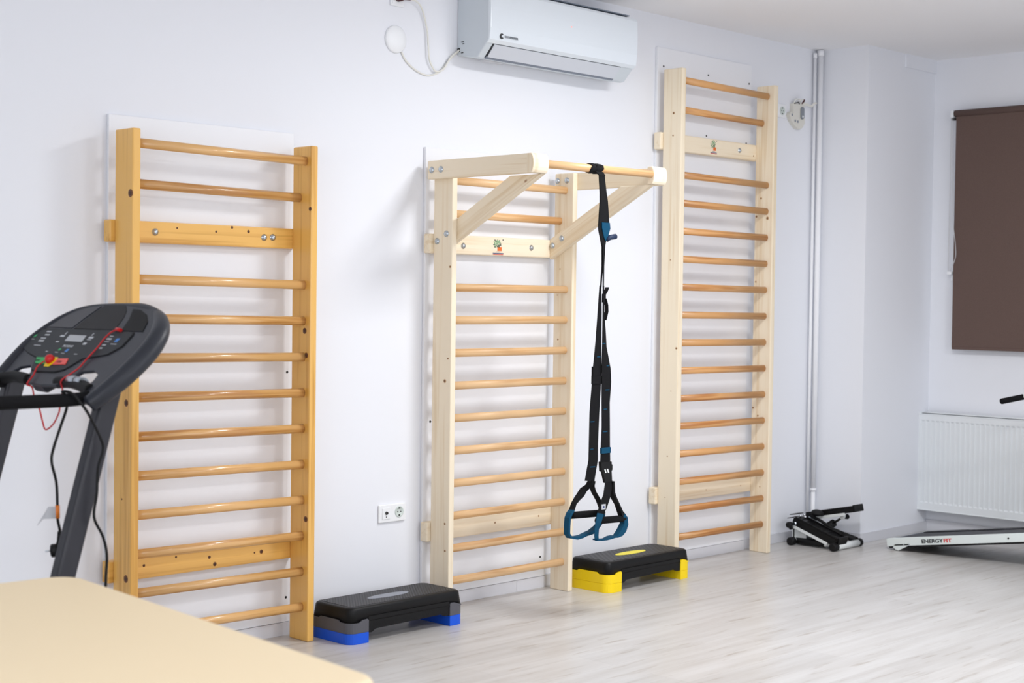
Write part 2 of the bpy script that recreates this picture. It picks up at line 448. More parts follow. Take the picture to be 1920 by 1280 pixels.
def stall_bars(xl, xr, tk, top, rungs, bars, mz, mx, mr, label, tilt=0.0, knots_l=(), knots_r=(), knots_c=(), group='wall bars along the long wall'):
    """xl: outer face of the left post, xr: inner face of the right post"""
    K1, K2 = (M_knot, M_knotd) if mz is HON['z'] else (M_pknot, M_pknotd)
    t = thing('stall_bars', label, 'wall bars', ((xl+xr)/2, 0.0, 0), group)
    yf, yb = -0.045, 0.083
    p = MB().box(xl, xl+tk, yf, yb, 0, top, 0.005)
    for y, z, r in knots_l: knot(p, (xl, y, z), (-1,0,0), r)
    p.build('side_post', [mz, K1, K2], t)
    p = MB().box(xr, xr+tk, yf, yb, 0, top, 0.005)
    for y, z, r in knots_r: knot(p, (xr, y, z), (-1,0,0), r)
    p.build('side_post', [mz, K1, K2], t)
    data = None
    for y, z in rungs:
        o = rung(t, xl+tk-0.012, xr+0.012, y, z, mr, tilt, data=data); data = o.data
    cb = []
    for z0, z1, bolts in bars:
        c = MB().box(xl-0.022, xr+tk+0.005, yb, 0.130, z0, z1, 0.006)
        for x, z, r in knots_c:
            if z0 < z < z1: knot(c, (x, yb, z), (0,-1,0), r)
        c = c.build('crossbar', [mx, K1, K2], t)
        for x, z in bolts: bolt(c, (x, yb, z), (0,-1,0), 0.0115)
        cb.append(c)
    return t, cb

# honey-coloured bars nearest the camera
z1 = lambda k: 2.0173 - 0.155*k
wb1, _ = stall_bars(3.205, 4.079, 0.036, 2.138,
    [(-0.006, 2.085), (0.034, 1.929)] + [(0.0, z1(k)) for k in range(3, 13)],
    [(1.698, 1.786, [(3.389,1.744),(3.927,1.742),(3.973,1.744)]), (0.348, 0.434, [])],
    HON['z'], HON['x'], HONR, 'honey-coloured varnished wooden wall bars, nearest to the treadmill console', -0.013,
    knots_c=[(3.346,0.402,0.006),(3.497,0.419,0.005),(3.66,0.400,0.007),(3.687,0.368,0.009),(3.89,0.393,0.004),(3.926,0.394,0.009),(3.492,1.764,0.004),(3.682,1.757,0.005),(3.762,1.778,0.006),(3.846,1.764,0.007)],
    knots_l=[(0.02,0.688,0.004),(-0.03,1.885,0.016),(-0.008,1.068,0.014),(-0.012,0.378,0.015)],
    knots_r=[(-0.038,1.868,0.009),(-0.008,1.344,0.013),(-0.02,1.239,0.012),(-0.026,0.531,0.013)])
# pale bars with the pull-up bar
z2 = lambda k: 1.5431 - 0.155*k
wb2, cb2 = stall_bars(4.914, 5.759, 0.033, 2.137,
    [(0.009, 2.049), (0.045, 1.894)] + [(0.0, z2(k)) for k in range(0, 10)],
    [(1.705, 1.797, [(5.11,1.746),(5.588,1.752)]), (0.332, 0.424, [])],
    PAL['z'], PAL['x'], PALR, 'pale wooden wall bars with a pull-up bar on two braced arms, between the step boards',
    knots_c=[(5.352,0.380,0.005),(5.669,0.384,0.005)], knots_l=[(-0.006,1.102,0.009),(-0.034,1.64,0.006),(-0.026,1.209,0.005),(-0.017,0.428,0.006),(-0.02,0.30,0.006)], knots_r=[(0.048,1.288,0.005),(0.04,1.649,0.004),(0.056,1.515,0.003)])
# tallest bars
z3 = lambda k: 2.3458 - 0.155*k
wb3, cb3 = stall_bars(6.637, 7.522, 0.038, 2.772,
    [(0.004, 2.715), (0.041, 2.559)] + [(0.0, z3(k)) for k in range(1, 15)],
    [(2.332, 2.427, [(7.357,2.382)]), (0.358, 0.452, [])],
    PAL['z'], PAL['x'], PALR3, 'tallest pale wooden wall bars with amber rungs, near the corner', -0.008,
    knots_c=[(7.086,0.402,0.004),(7.425,0.400,0.004),(7.50,2.36,0.005)], knots_l=[(0.01,2.526,0.007),(0.012,2.403,0.005),(0.017,1.719,0.004),(-0.034,1.232,0.007),(-0.001,0.994,0.003),(0.018,0.632,0.004),(0.029,0.402,0.003)],
    knots_r=[(0.039,2.108,0.007),(-0.009,1.989,0.010),(0.07,2.001,0.007),(0.067,1.613,0.006),(0.072,0.86,0.006),(0.036,0.815,0.006),(0.013,0.392,0.004)])

def sticker(parent, cx, cz, w, h):
    """maker's sticker: little green tree over an orange block and three lines of small print"""
    y = 0.0828
    b = MB()
    for i in range(64):                                   # leafy crown of small leaves
        a = random.uniform(0, 2*math.pi); r = math.sqrt(random.random())
        x = cx - w*0.10 + math.cos(a)*r*w*0.36 - 0.12*w*math.sin(a)*0; z = cz + h*0.2 + math.sin(a)*r*h*0.28
        b.mi = 0 if random.random() < 0.72 else 1
        b.lathe((x, y, z), (0,-1,0), [(0, w*0.042), (0.0004 + 0.00002*i, w*0.042)], 7)
    b.mi = 2; b.box(cx-w*0.07, cx+w*0.33, y-0.0016, y, cz-h*0.26, cz-h*0.02)
    b.mi = 1; b.box(cx+w*0.02, cx+w*0.1, y-0.002, y, cz-h*0.05, cz+h*0.12)
    b.mi = 3; b.box(cx-w*0.2, cx+w*0.2, y-0.0012, y, cz-h*0.335, cz-h*0.315)
    b.box(cx-w*0.5, cx+w*0.5, y-0.0012, y, cz-h*0.43, cz-h*0.385)
    b.mi = 4; b.box(cx-w*0.48, cx+w*0.48, y-0.0012, y, cz-h*0.5, cz-h*0.46)
    b.mi = 1; b.lathe((cx+w*0.45, y, cz+h*0.43), (0,-1,0), [(0, w*0.045), (0.0008, w*0.045)], 10)
    s = b.build('sticker', [M_logo_g, M_ink, M_logo_o, M_logo_b, M_logo_r], parent)
    s['label'] = 'small sticker with a green tree over an orange block'
sticker(cb2[0], 5.350, 1.750, 0.074, 0.080)
sticker(cb3[0], 7.105, 2.382, 0.060, 0.080)

# pull-up bar bolted to the middle wall bars
def pullup(t):
    for xo0, xo1, xi0, xi1, side in ((4.880, 4.914, 4.947, 4.980, -1), (5.792, 5.825, 5.726, 5.759, 1)):
        a = MB().box(xo0, xo1, -0.572, 0.094, 2.052, 2.139, 0.004).build('upper_arm', PAL['y'], t)
        br = MB().prism([(xi0, 0.083, 1.697), (xi0, 0.083, 1.800), (xi0, -0.385, 2.0515), (xi0, -0.578, 2.0515)], (xi1-xi0, 0, 0), 0.004)
        br = br.build('brace', PALB, t)
        e0, e1 = min(xo0, xi0), max(xo1, xi1)
        # block closing the front end, rounded at the nose
        n = 8; prof = [(-0.553, 2.0525), (-0.553, 2.1395)]
        for i in range(n+1):
            th = math.pi/2 - math.pi*i/n
            prof.append((-0.577 - 0.020*math.cos(th), 2.096 + 0.0435*math.sin(th)**1 if abs(math.sin(th)) < 1 else 2.096 + 0.0435*math.sin(th)))
        MB().prism([(e0-0.001, y, z) for y, z in prof], (e1-e0+0.002, 0, 0), 0.004).build('end_block', PAL['z'], t)
        if side < 0:
            for y in (0.064, 0.0): bolt(a, (xo0, y, 2.095), (-1,0,0), 0.012)
            for y, z in ((-0.006,1.795),(0.057,1.761)): bolt(br, (4.914, y, z), (-1,0,0), 0.012)
        else:
            for y in (0.064, 0.0): bolt(a, (5.759, y, 2.099), (-1,0,0), 0.012)
            for y, z in ((0.064,1.767),(0.002,1.803)): bolt(br, (xi0, y, z), (-1,0,0), 0.012)
    MB().cyl((4.972, -0.575, 2.097), (5.735, -0.575, 2.102), 0.0185, 24).build('grip_bar', PALR, t)
pullup(wb2)

# ------------------------------------------------------------------ suspension trainer hanging from the bar
def trainer():
    Y = -0.598
    t = thing('suspension_trainer', 'black and teal suspension trainer hanging from the pull-up bar', 'exercise straps', (5.36, -0.575, 0.37))
    # wrap around the bar
    b = MB()
    pts = [(0, -0.575 + 0.0212*math.cos(a), 2.099 + 0.0212*math.sin(a)) for a in [2*math.pi*i/20 for i in range(20)]]
    for x, w in ((5.286, 0.016), (5.318, 0.018), (5.338, 0.012)):
        b.tube([(x + 0.01*math.sin(3*i/20*6.28), p[1], p[2]) for i, p in enumerate(pts)], w, 8, rb=0.0025, up=(1,0,0), closed=True)
    b.ribbon([(5.292,2.085,5.345,2.085,Y),(5.318,2.066,5.358,2.066,Y-0.003)], 0.006)
    b.build('anchor_loop', M_web, t)
    b = MB().ribbon([(5.318,2.070,5.355,2.070,Y),(5.326,1.99,5.371,1.99,Y),(5.327,1.948,5.381,1.951,Y),(5.319,1.833,5.395,1.836,Y),(5.321,1.815,5.393,1.82,Y),(5.337,1.765,5.372,1.765,Y),(5.345,1.742,5.366,1.742,Y)], 0.006)
    a = b.build('anchor_strap', M_web, t)
    MB().ribbon([(5.336,1.852,5.392,1.852,Y),(5.338,1.825,5.396,1.825,Y),(5.352,1.785,5.378,1.782,Y),(5.364,1.768,5.369,1.768,Y)], 0.004, -0.0055).build('pad', M_teal, a)
    MB().tube([(5.372,Y-0.008,1.770),(5.39,Y-0.010,1.784),(5.43,Y-0.010,1.790)], [0.008,0.012,0.0125], 12).build('toggle', mat('navy_rubber', (22, 42, 74), 0.6), a)
    # two thin tails down to the long straps
    b = MB().ribbon([(5.346,1.756,5.366,1.756,Y),(5.348,1.65,5.357,1.65,Y),(5.3395,1.552,5.3485,1.552,Y)], 0.003, 0.002)
    b.ribbon([(5.346,1.756,5.366,1.756,Y),(5.352,1.65,5.360,1.65,Y),(5.3525,1.552,5.3595,1.552,Y)], 0.003, -0.003)
    b.build('tail', M_web, t)
    # long straps, one to each handle, with woven length marks
    def long_strap(st, off, marks, extra):
        m = MB().ribbon(st, 0.0035, off)
        for fn in extra: fn(m, off)
        m.mi = 1
        for x0, x1, z in marks: m.box(x0, x1, Y+off-0.0026, Y+off, z-0.0022, z+0.0022)
        return m.build('strap', [M_web, M_teal], t)
    sa = long_strap([(5.338,1.56,5.349,1.56,Y),(5.328,1.436,5.354,1.436,Y),(5.316,1.30,5.354,1.30,Y),(5.300,1.177,5.358,1.175,Y),(5.295,1.115,5.357,1.112,Y),(5.281,0.974,5.347,0.971,Y),(5.279,0.831,5.341,0.828,Y),(5.278,0.754,5.342,0.750,Y),(5.254,0.659,5.318,0.650,Y)], 0.004,
        [(5.285,5.312,0.93),(5.287,5.307,0.803),(5.288,5.322,0.72),(5.325,5.348,1.23)],
        [lambda m, o: m.box(5.293, 5.358, Y+o-0.005, Y+o+0.004, 1.104, 1.142), lambda m, o: m.box(5.294, 5.303, Y+o-0.006, Y+o+0.004, 1.14, 1.185)])
    sb = long_strap([(5.352,1.56,5.360,1.56,Y),(5.354,1.424,5.364,1.424,Y),(5.354,1.36,5.374,1.36,Y),(5.354,1.28,5.383,1.275,Y),(5.352,1.176,5.414,1.174,Y),(5.354,1.111,5.420,1.111,Y),(5.356,1.014,5.411,1.012,Y),(5.359,0.90,5.415,0.898,Y),(5.355,0.827,5.417,0.823,Y),(5.352,0.74,5.421,0.735,Y)], -0.004,
        [(5.352,5.372,1.291),(5.385,5.402,1.187),(5.378,5.406,1.075),(5.368,5.392,0.985),(5.364,5.396,0.88)],
        [lambda m, o: m.strap([(5.360,1.52,Y-0.006,0.002),(5.372,1.535,Y-0.006,0.0025),(5.382,1.552,Y-0.006,0.0025)], 0.02),
         lambda m, o: m.strap([(5.364,1.50,Y-0.006,0.002),(5.377,1.47,Y-0.006,0.002),(5.379,1.44,Y-0.006,0.002),(5.366,1.40,Y-0.006,0.002)], 0.02),
         lambda m, o: m.box(5.351, 5.369, Y+o-0.005, Y+o+0.004, 1.482, 1.522)])
    MB().box(5.353, 5.418, Y-0.011, Y+0.001, 0.779, 0.806, 0.001).build('band', M_teal, sb)
    # cam buckle
    k = MB().hexa([(5.351,Y-0.014,0.695),(5.424,Y-0.014,0.690),(5.424,Y+0.004,0.690),(5.351,Y+0.004,0.695),(5.346,Y-0.014,0.742),(5.424,Y-0.014,0.738),(5.424,Y+0.004,0.738),(5.346,Y+0.004,0.742)], 0.003)
    k.hexa([(5.380,Y-0.012,0.640),(5.432,Y-0.012,0.632),(5.432,Y+0.002,0.632),(5.380,Y+0.002,0.640),(5.360,Y-0.012,0.697),(5.426,Y-0.012,0.692),(5.426,Y+0.002,0.692),(5.360,Y+0.002,0.697)], 0.002)
    k.tube([(5.424,Y-0.006,0.728),(5.433,Y-0.006,0.72),(5.433,Y-0.006,0.70),(5.425,Y-0.006,0.69)], 0.003, 8)
    k = k.build('buckle', M_black, t)
    e = MB()
    for x in (5.378, 5.396):
        e.prism([(x-0.010,Y-0.0145,0.706),(x-0.002,Y-0.0145,0.688),(x+0.008,Y-0.0145,0.688),(x+0.003,Y-0.0145,0.694),(x-0.001,Y-0.0145,0.706)], (0,-0.001,0))
    e.build('emblem', M_white, k)
    # front handle
    Yf = Y - 0.008
    h = MB().cyl((5.331, Yf, 0.468), (5.523, Yf, 0.461), 0.0165, 20).build('handle', M_foam, t)
    b = MB().ribbon([(5.383,0.648,5.433,0.642,Yf-0.002),(5.352,0.590,5.402,0.578,Yf-0.018),(5.322,0.540,5.372,0.525,Yf-0.020),(5.307,0.507,5.350,0.498,Yf-0.020)], 0.0035)
    b.strap([(5.430,0.645,Yf,0.006),(5.434,0.590,Yf,0.007),(5.450,0.562,Yf,0.006),(5.473,0.532,Yf,0.004),(5.496,0.493,Yf,0.007),(5.510,0.475,Yf,0.012)], 0.028)
    b.build('strap_leg', M_web, h)
    MB().box(5.334, 5.362, Yf-0.024, Yf-0.0215, 0.522, 0.546).build('care_label', M_tagp, h)
    MB().lathe((5.348, Yf-0.024, 0.533), (0,-1,0), [(0,0.006),(0.0006,0.006)], 12).build('emblem', M_logo_b, h)
    b = MB().ribbon([(5.307,0.509,5.350,0.500,Yf-0.021),(5.296,0.470,5.336,0.466,Yf-0.021),(5.294,0.440,5.325,0.440,Yf-0.016),(5.299,0.400,5.326,0.400,Yf-0.012),(5.306,0.379,5.331,0.376,Yf-0.01)], 0.0035)
    b.strap([(5.306,0.384,Yf-0.01,0.003),(5.345,0.378,Yf,0.0035),(5.385,0.376,Yf,0.003),(5.42,0.381,Yf,0.006),(5.445,0.383,Yf,0.005),(5.464,0.381,Yf,0.004)], 0.030)
    b.strap([(5.508,0.480,Yf,0.008),(5.523,0.462,Yf,0.012),(5.525,0.435,Yf,0.015),(5.512,0.412,Yf,0.017),(5.492,0.394,Yf,0.014),(5.464,0.381,Yf,0.005)], 0.030)
    b.build('foot_cradle', M_teal, h)
    # rear handle
    Yr = Y + 0.040
    h = MB().cyl((5.202, Yr, 0.500), (5.42, Yr, 0.491), 0.0165, 20).build('handle', M_foam, t)
    b = MB().strap([(5.310,0.656,Yr-0.03,0.010),(5.300,0.632,Yr-0.02,0.008),(5.287,0.612,Yr,0.010),(5.268,0.592,Yr,0.011),(5.241,0.572,Yr,0.007),(5.220,0.553,Yr,0.004),(5.205,0.521,Yr,0.005)], 0.028)
    b.strap([(5.318,0.650,Yr-0.03,0.003),(5.334,0.625,Yr-0.01,0.0035),(5.357,0.597,Yr,0.0035),(5.394,0.552,Yr,0.004),(5.417,0.515,Yr,0.006),(5.424,0.488,Yr,0.006)], 0.028)
    b.build('strap_leg', M_web, h)
    b = MB().strap([(5.207,0.524,Yr,0.005),(5.190,0.509,Yr,0.006),(5.179,0.490,Yr,0.006),(5.176,0.450,Yr,0.006),(5.176,0.418,Yr,0.006),(5.192,0.400,Yr,0.005),(5.235,0.393,Yr,0.007),(5.270,0.395,Yr,0.006),(5.300,0.402,Yr,0.006),(5.340,0.408,Yr,0.008),(5.375,0.424,Yr,0.007),(5.405,0.445,Yr,0.004),(5.424,0.486,Yr,0.004)], 0.030)
    b.build('foot_cradle', M_teal, h)
trainer()

# ------------------------------------------------------------------ aerobic step boards
def rrect(x0, x1, y0, y1, r, z, n=5):
    pts = []
    for cx, cy, a0 in ((x1-r,y1-r,0),(x0+r,y1-r,90),(x0+r,y0+r,180),(x1-r,y0+r,270)):
        for i in range(n+1):
            a = math.radians(a0 + 90*i/n); pts.append((cx + r*math.cos(a), cy + r*math.sin(a), z))
    return pts
def loft(mb, rings, smooth=False):
    bm = mb.bm; vs = [[bm.verts.new(p) for p in r] for r in rings]; fs = []; n = len(vs[0])
    for a, b in zip(vs, vs[1:]):
        for j in range(n):
            f = bm.faces.new((a[j], a[(j+1) % n], b[(j+1) % n], b[j])); f.smooth = smooth; fs.append(f)
    fs.append(bm.faces.new(vs[0][::-1])); fs.append(bm.faces.new(vs[-1]))
    bmesh.ops.recalc_face_normals(bm, faces=fs); mb._fin(fs)

def step_board(x0, x1, y0, y1, label, layers, tabm, padm, topm, ridge):
    """layers: [(z0, z1, material)] of the end risers from the floor up"""
    t = thing('step_board', label, 'step platform', ((x0+x1)/2, (y0+y1)/2, 0), 'step boards on the floor by the wall')
    zt = 0.156; zb = layers[-1][1]
    g = 0.012
    b = MB()
    rings = [rrect(x0+g*0.3, x1-g*0.3, y0+g*0.3, y1-g*0.3, 0.035, zb-0.001), rrect(x0+g*0.8, x1-g*0.8, y0+g*0.8, y1-g*0.8, 0.035, zt-0.012),
             rrect(x0+g, x1-g, y0+g, y1-g, 0.035, zt-0.005), rrect(x0+g*1.5, x1-g*1.5, y0+g*1.5, y1-g*1.5, 0.033, zt-0.001), rrect(x0+g*2, x1-g*2, y0+g*2, y1-g*2, 0.031, zt)]
    loft(b, rings)
    for f in b.bm.faces:
        if len(f.verts) == 4: f.smooth = True
    # long side skirts, arched underneath between the risers
    for ya, yb in ((y0+0.004, y0+0.016), (y1-0.016, y1-0.004)):
        xs0, xs1 = x0+0.108, x1-0.094
        poly = [(xs0, ya, zb+0.02), (xs0, ya, 0.042), (xs0+0.02, ya, 0.042), (xs0+0.04, ya, 0.054), (xs1-0.05, ya, 0.060), (xs1-0.028, ya, 0.049), (xs1, ya, 0.049), (xs1, ya, zb+0.02)]
        b.prism(poly, (0, yb-ya, 0))
    b.build('platform', M_black, t)
    MB().prism(rrect(x0+0.034, x1-0.034, y0+0.034, y1-0.034, 0.02, zt-0.001), (0,0,0.0025), 0.001).build('tread_pattern', topm, t)
    cx, cy = (x0+x1)/2 - 0.01, (y0+y1)/2 - 0.008
    el = [(cx + 0.120*math.cos(a), cy + 0.032*math.sin(a), zt) for a in [2*math.pi*i/40 for i in range(40)]]
    MB().prism(el, (0,0,0.003), 0.0008).build('oval_pad', padm, t)
    for s in (0, 1):
        xa, xb = (x0, x0+0.106) if s == 0 else (x1-0.092, x1)
        for i, (za, zc, m) in enumerate(layers):
            r = MB(); k = 0.0016*i
            # end block: outer corners rounded, open towards the middle of the board
            rr = 0.045; pts = []
            if s == 0: cs = ((xa+rr, y1-rr, 90), (xa+rr, y0+rr, 180))
            else: cs = ((xb-rr, y0+rr, 270), (xb-rr, y1-rr, 0))
            for c0, c1, a0 in cs:
                for j in range(7):
                    a = math.radians(a0 + 90*j/6); pts.append((c0 + rr*math.cos(a), c1 + rr*math.sin(a), za))
            if s == 0: pts += [(xb, y0, za), (xb, y1, za)]
            else: pts += [(xa, y1, za), (xa, y0, za)]
            r.prism(pts, (0, 0, zc-za-0.0006), 0.0012)
            if i == len(layers)-1:
                # raised locating tabs that lap over the platform
                w = 0.052 if s == 0 else 0.07
                ta, tb = (xb-w, xb) if s == 0 else (xa, xa+w)
                sl = 0.018
                for yy, d in ((y0-0.0005, 0.012), (y1+0.0005, -0.012)):
                    poly = [(ta, yy, zc-0.004), (tb, yy, zc-0.004)]
                    if s == 0: poly += [(tb, yy, zc+0.004), (tb-0.006, yy, zc+0.011), (ta+sl, yy, zc+0.009), (ta, yy, zc)]
                    else: poly += [(tb, yy, zc), (tb-sl, yy, zc+0.004), (ta+0.03, yy, zc+0.012), (ta+0.008, yy, zc+0.013), (ta, yy, zc+0.006)]
                    r.prism(poly, (0, d, 0))
                xo = xa-0.0005 if s == 0 else xb+0.0005
                dx = 0.012 if s == 0 else -0.012
                r.prism([(xo, y0+0.062, zc-0.004), (xo, y0+0.080, zc+0.008), (xo, y1-0.080, zc+0.008), (xo, y1-0.062, zc-0.004)], (dx, 0, 0))
            r.build('riser', m, t)
step_board(4.163, 4.845, -0.229, 0.050, 'black step board on blue and grey risers, beside the honey-coloured wall bars',
    [(0, 0.047, M_blu), (0.047, 0.093, M_gry)], M_gry, M_gryp, step_top_mat('fine_black_tread', 26), 1)
step_board(5.868, 6.556, -0.222, 0.060, 'black step board with yellow risers and yellow oval, under the hanging straps',
    [(0, 0.047, M_yel), (0.047, 0.093, M_yel)], M_yel, M_yelp, step_top_mat('ribbed_black_tread', 13), 1)

# ------------------------------------------------------------------ air conditioner
def aircon():
    t = thing('air_conditioner', 'white split air conditioner high on the wall', 'air conditioner', (5.65, 0.03, 2.645))
    x0, x1 = 5.116, 6.205
    # body profile in (y, z)
    prof = [(WY-0.001, 2.668), (WY-0.001, 2.985), (-0.02, 2.985), (-0.066, 2.968), (-0.066, 2.725), (-0.050, 2.705), (0.004, 2.648), (0.03, 2.646)]
    MB().prism([(x0, y, z) for y, z in prof], (x1-x0, 0, 0), 0.006, 3).build('body', M_acd, t)
    p = [( -0.064, 2.728), (-0.054, 2.712), (-0.060, 2.710), (-0.075, 2.726), (-0.083, 2.78), (-0.084, 2.88), (-0.081, 2.955), (-0.074, 2.968), (-0.064, 2.968)]
    fp = MB().prism([(x0-0.001, y, z) for y, z in p], (x1-x0+0.002, 0, 0), 0.003, 3).build('front_panel', M_ac, t)
    # air flap under the front, with the dark outlet gap round it
    d = Vector((0.054, -0.061)).normalized(); n = Vector((-d.y, d.x)) * -1
    def fl(s, h): return (-0.0535 + d.x*s + n.x*h, 2.7095 + d.y*s + n.y*h)
    def slab(xa, xb, s0, s1, h0, h1, m, nm, bev=0.0):
        q = [fl(s0,h0), fl(s1,h0), fl(s1,h1), fl(s0,h1)]
        return MB().prism([(xa, y, z) for y, z in q], (xb-xa, 0, 0), bev).build(nm, m, t)
    slab(5.158, 6.105, -0.003, 0.082, -0.004, 0.0008, M_dark, 'outlet')
    slab(5.168, 6.100, 0.000, 0.072, 0.0012, 0.006, M_flap, 'flap', 0.001)
    slab(5.160, 6.100, 0.072, 0.085, 0.0, 0.004, M_slate, 'flap_edge')
    # top grille strip and the cable notch on the side
    MB().box(x0+0.03, x1-0.03, -0.05, 0.10, 2.983, 2.988).build('grille', M_slate, t)
    for ya, yb, za, zb in ((0.100,0.118,2.728,2.732),(0.098,0.112,2.719,2.722),(0.104,0.118,2.676,2.680),(0.128,0.144,2.684,2.702)):
        MB().box(x0-0.002, x0+0.001, ya, yb, za, zb).build('cable_notch', M_dark, t)
    lg = MB(); cx, cz = 5.193, 2.747
    pts = []
    for i in range(13):
        a = math.radians(40 + 280*i/12); pts.append((cx + 0.013*math.cos(a), -0.0778, cz + 0.013*math.sin(a)))
    for i in range(12, -1, -1):
        a = math.radians(60 + 240*i/12); pts.append((cx + 0.003 + 0.006*math.cos(a), -0.0778, cz + 0.006*math.sin(a)))
    lg.prism(pts, (0, -0.004, 0)); lg.build('emblem', M_ink, fp)
    text('lettering', 'ECO INVERTER', 0.0145, (5.213, -0.0822, 2.742), (1,0,0), (0,0.02,1), M_inkg, fp, 0.0008, 0.0002, 0.92)
    MB().lathe((5.685, -0.0838, 2.857), (0,-1,0), [(0,0.004),(0.001,0.004)], 10).build('indicator_light', mat('red_lamp', (255, 150, 140), 0.4, emit=0.6), fp)
    MB().box(5.19, 5.33, 0.035, 0.075, 2.6445, 2.6655).build('label_strip', M_tagp, t)
aircon()

def round_cover():
    o = MB().lathe((4.716, WY, 2.694), (0,-1,0), [(0,0.064),(0.008,0.064),(0.013,0.058),(0.0155,0.03),(0.016,0.004)], 40).build('junction_cover', M_white)
    tag(o, 'round white junction box cover on the wall left of the air conditioner', 'wall cover')
round_cover()
c1 = MB().tube(smooth_path([(4.772,0.112,2.884),(4.824,0.118,2.881),(4.870,0.130,2.850),(4.904,0.134,2.766),(4.912,0.133,2.699),(4.920,0.132,2.625),(4.949,0.132,2.581),(4.972,0.132,2.573),(5.015,0.132,2.592),(5.061,0.132,2.652),(5.130,0.132,2.702)]), 0.0042, 8).build('power_cable', M_cream)
tag(c1, 'cream power cable looping from the upper wall socket to the air conditioner', 'cable')
c2 = MB().tube(smooth_path([(4.752,0.143,2.640),(4.782,0.143,2.602),(4.838,0.143,2.568),(4.893,0.143,2.552),(4.940,0.143,2.553),(4.996,0.1435,2.575),(5.030,0.143,2.607),(5.066,0.1435,2.645),(5.130,0.1425,2.695)]), 0.0042, 8).build('wiring_cable', M_cream)
tag(c2, 'cream cable sagging from the round junction cover to the air conditioner', 'cable')

def socket(name, label, cx, cz, n, group=None, w=0.083, pins=True):
    t = thing(name, label, 'wall socket', (cx, WY, cz-0.042), group)
    W = w*n
    MB().box(cx-W/2, cx+W/2, WY-0.011, WY, cz-0.042, cz+0.042, 0.004, 3).build('frame', M_white, t)
    return t
def schuko(t, cx, cz, r=0.021):
    b = MB(); y = WY-0.0112
    b.lathe((cx, y, cz), (0,-1,0), [(0.0, r+0.006),(0.002, r+0.005),(0.0022, r),(0.0008, r-0.001),(0.0006, 0.002)], 28)
    o = b.build('outlet', mat('socket_well', (206, 216, 212), 0.5), t)
    h = MB()
    for dx in (-0.0095, 0.0095): h.lathe((cx+dx, y-0.0005, cz), (0,-1,0), [(0,0.0032),(0.0008,0.0032)], 10)
    for dz in (-0.0165, 0.0165): h.box(cx-0.0045, cx+0.0045, y-0.0024, y, cz+dz-0.003, cz+dz+0.003)
    h.build('contact', M_dark, o)
s = socket('power_socket', 'double white wall socket low on the wall between the first two wall bars', 4.722, 0.481, 2)
cxa, cxb = 4.681, 4.763
o = MB().box(cxa-0.024, cxa+0.024, WY-0.014, WY-0.011, 0.455, 0.507, 0.001).build('outlet', M_white, s)
MB().lathe((cxa, WY-0.0142, 0.484), (0,-1,0), [(0,0.008),(0.006,0.007),(0.0061,0.004),(0.001,0.003)], 14).build('coaxial_jack', M_scr, o)
MB().lathe((cxa, WY-0.0142, 0.466), (0,-1,0), [(0,0.003),(0.001,0.003)], 10).build('screw', M_scr, o)
schuko(s, cxb, 0.484)
s = socket('power_socket', 'white wall socket at the top edge of the picture, dark red plug in it', 4.722, 2.889, 1)
MB().box(4.69, 4.754, WY-0.013, WY-0.011, 2.857, 2.921, 0.001).build('outlet', M_white, s)
b = MB().lathe((4.722, 0.136, 2.889), (0,-1,0), [(0,0.021),(0.022,0.021),(0.03,0.016),(0.032,0.008)], 20)
b.tube([(4.70,0.106,2.889),(4.722,0.106,2.889),(4.748,0.106,2.887),(4.775,0.111,2.884)], [0.012,0.016,0.012,0.006], 12)
o = b.build('power_plug', M_maroon); tag(o, 'dark red power plug in the upper wall socket beside the air conditioner', 'plug')
s = socket('power_socket', 'white wall socket high beside the tallest wall bars, near the grey-buttoned device', 7.872, 2.668, 1)
schuko(s, 7.872, 2.668)

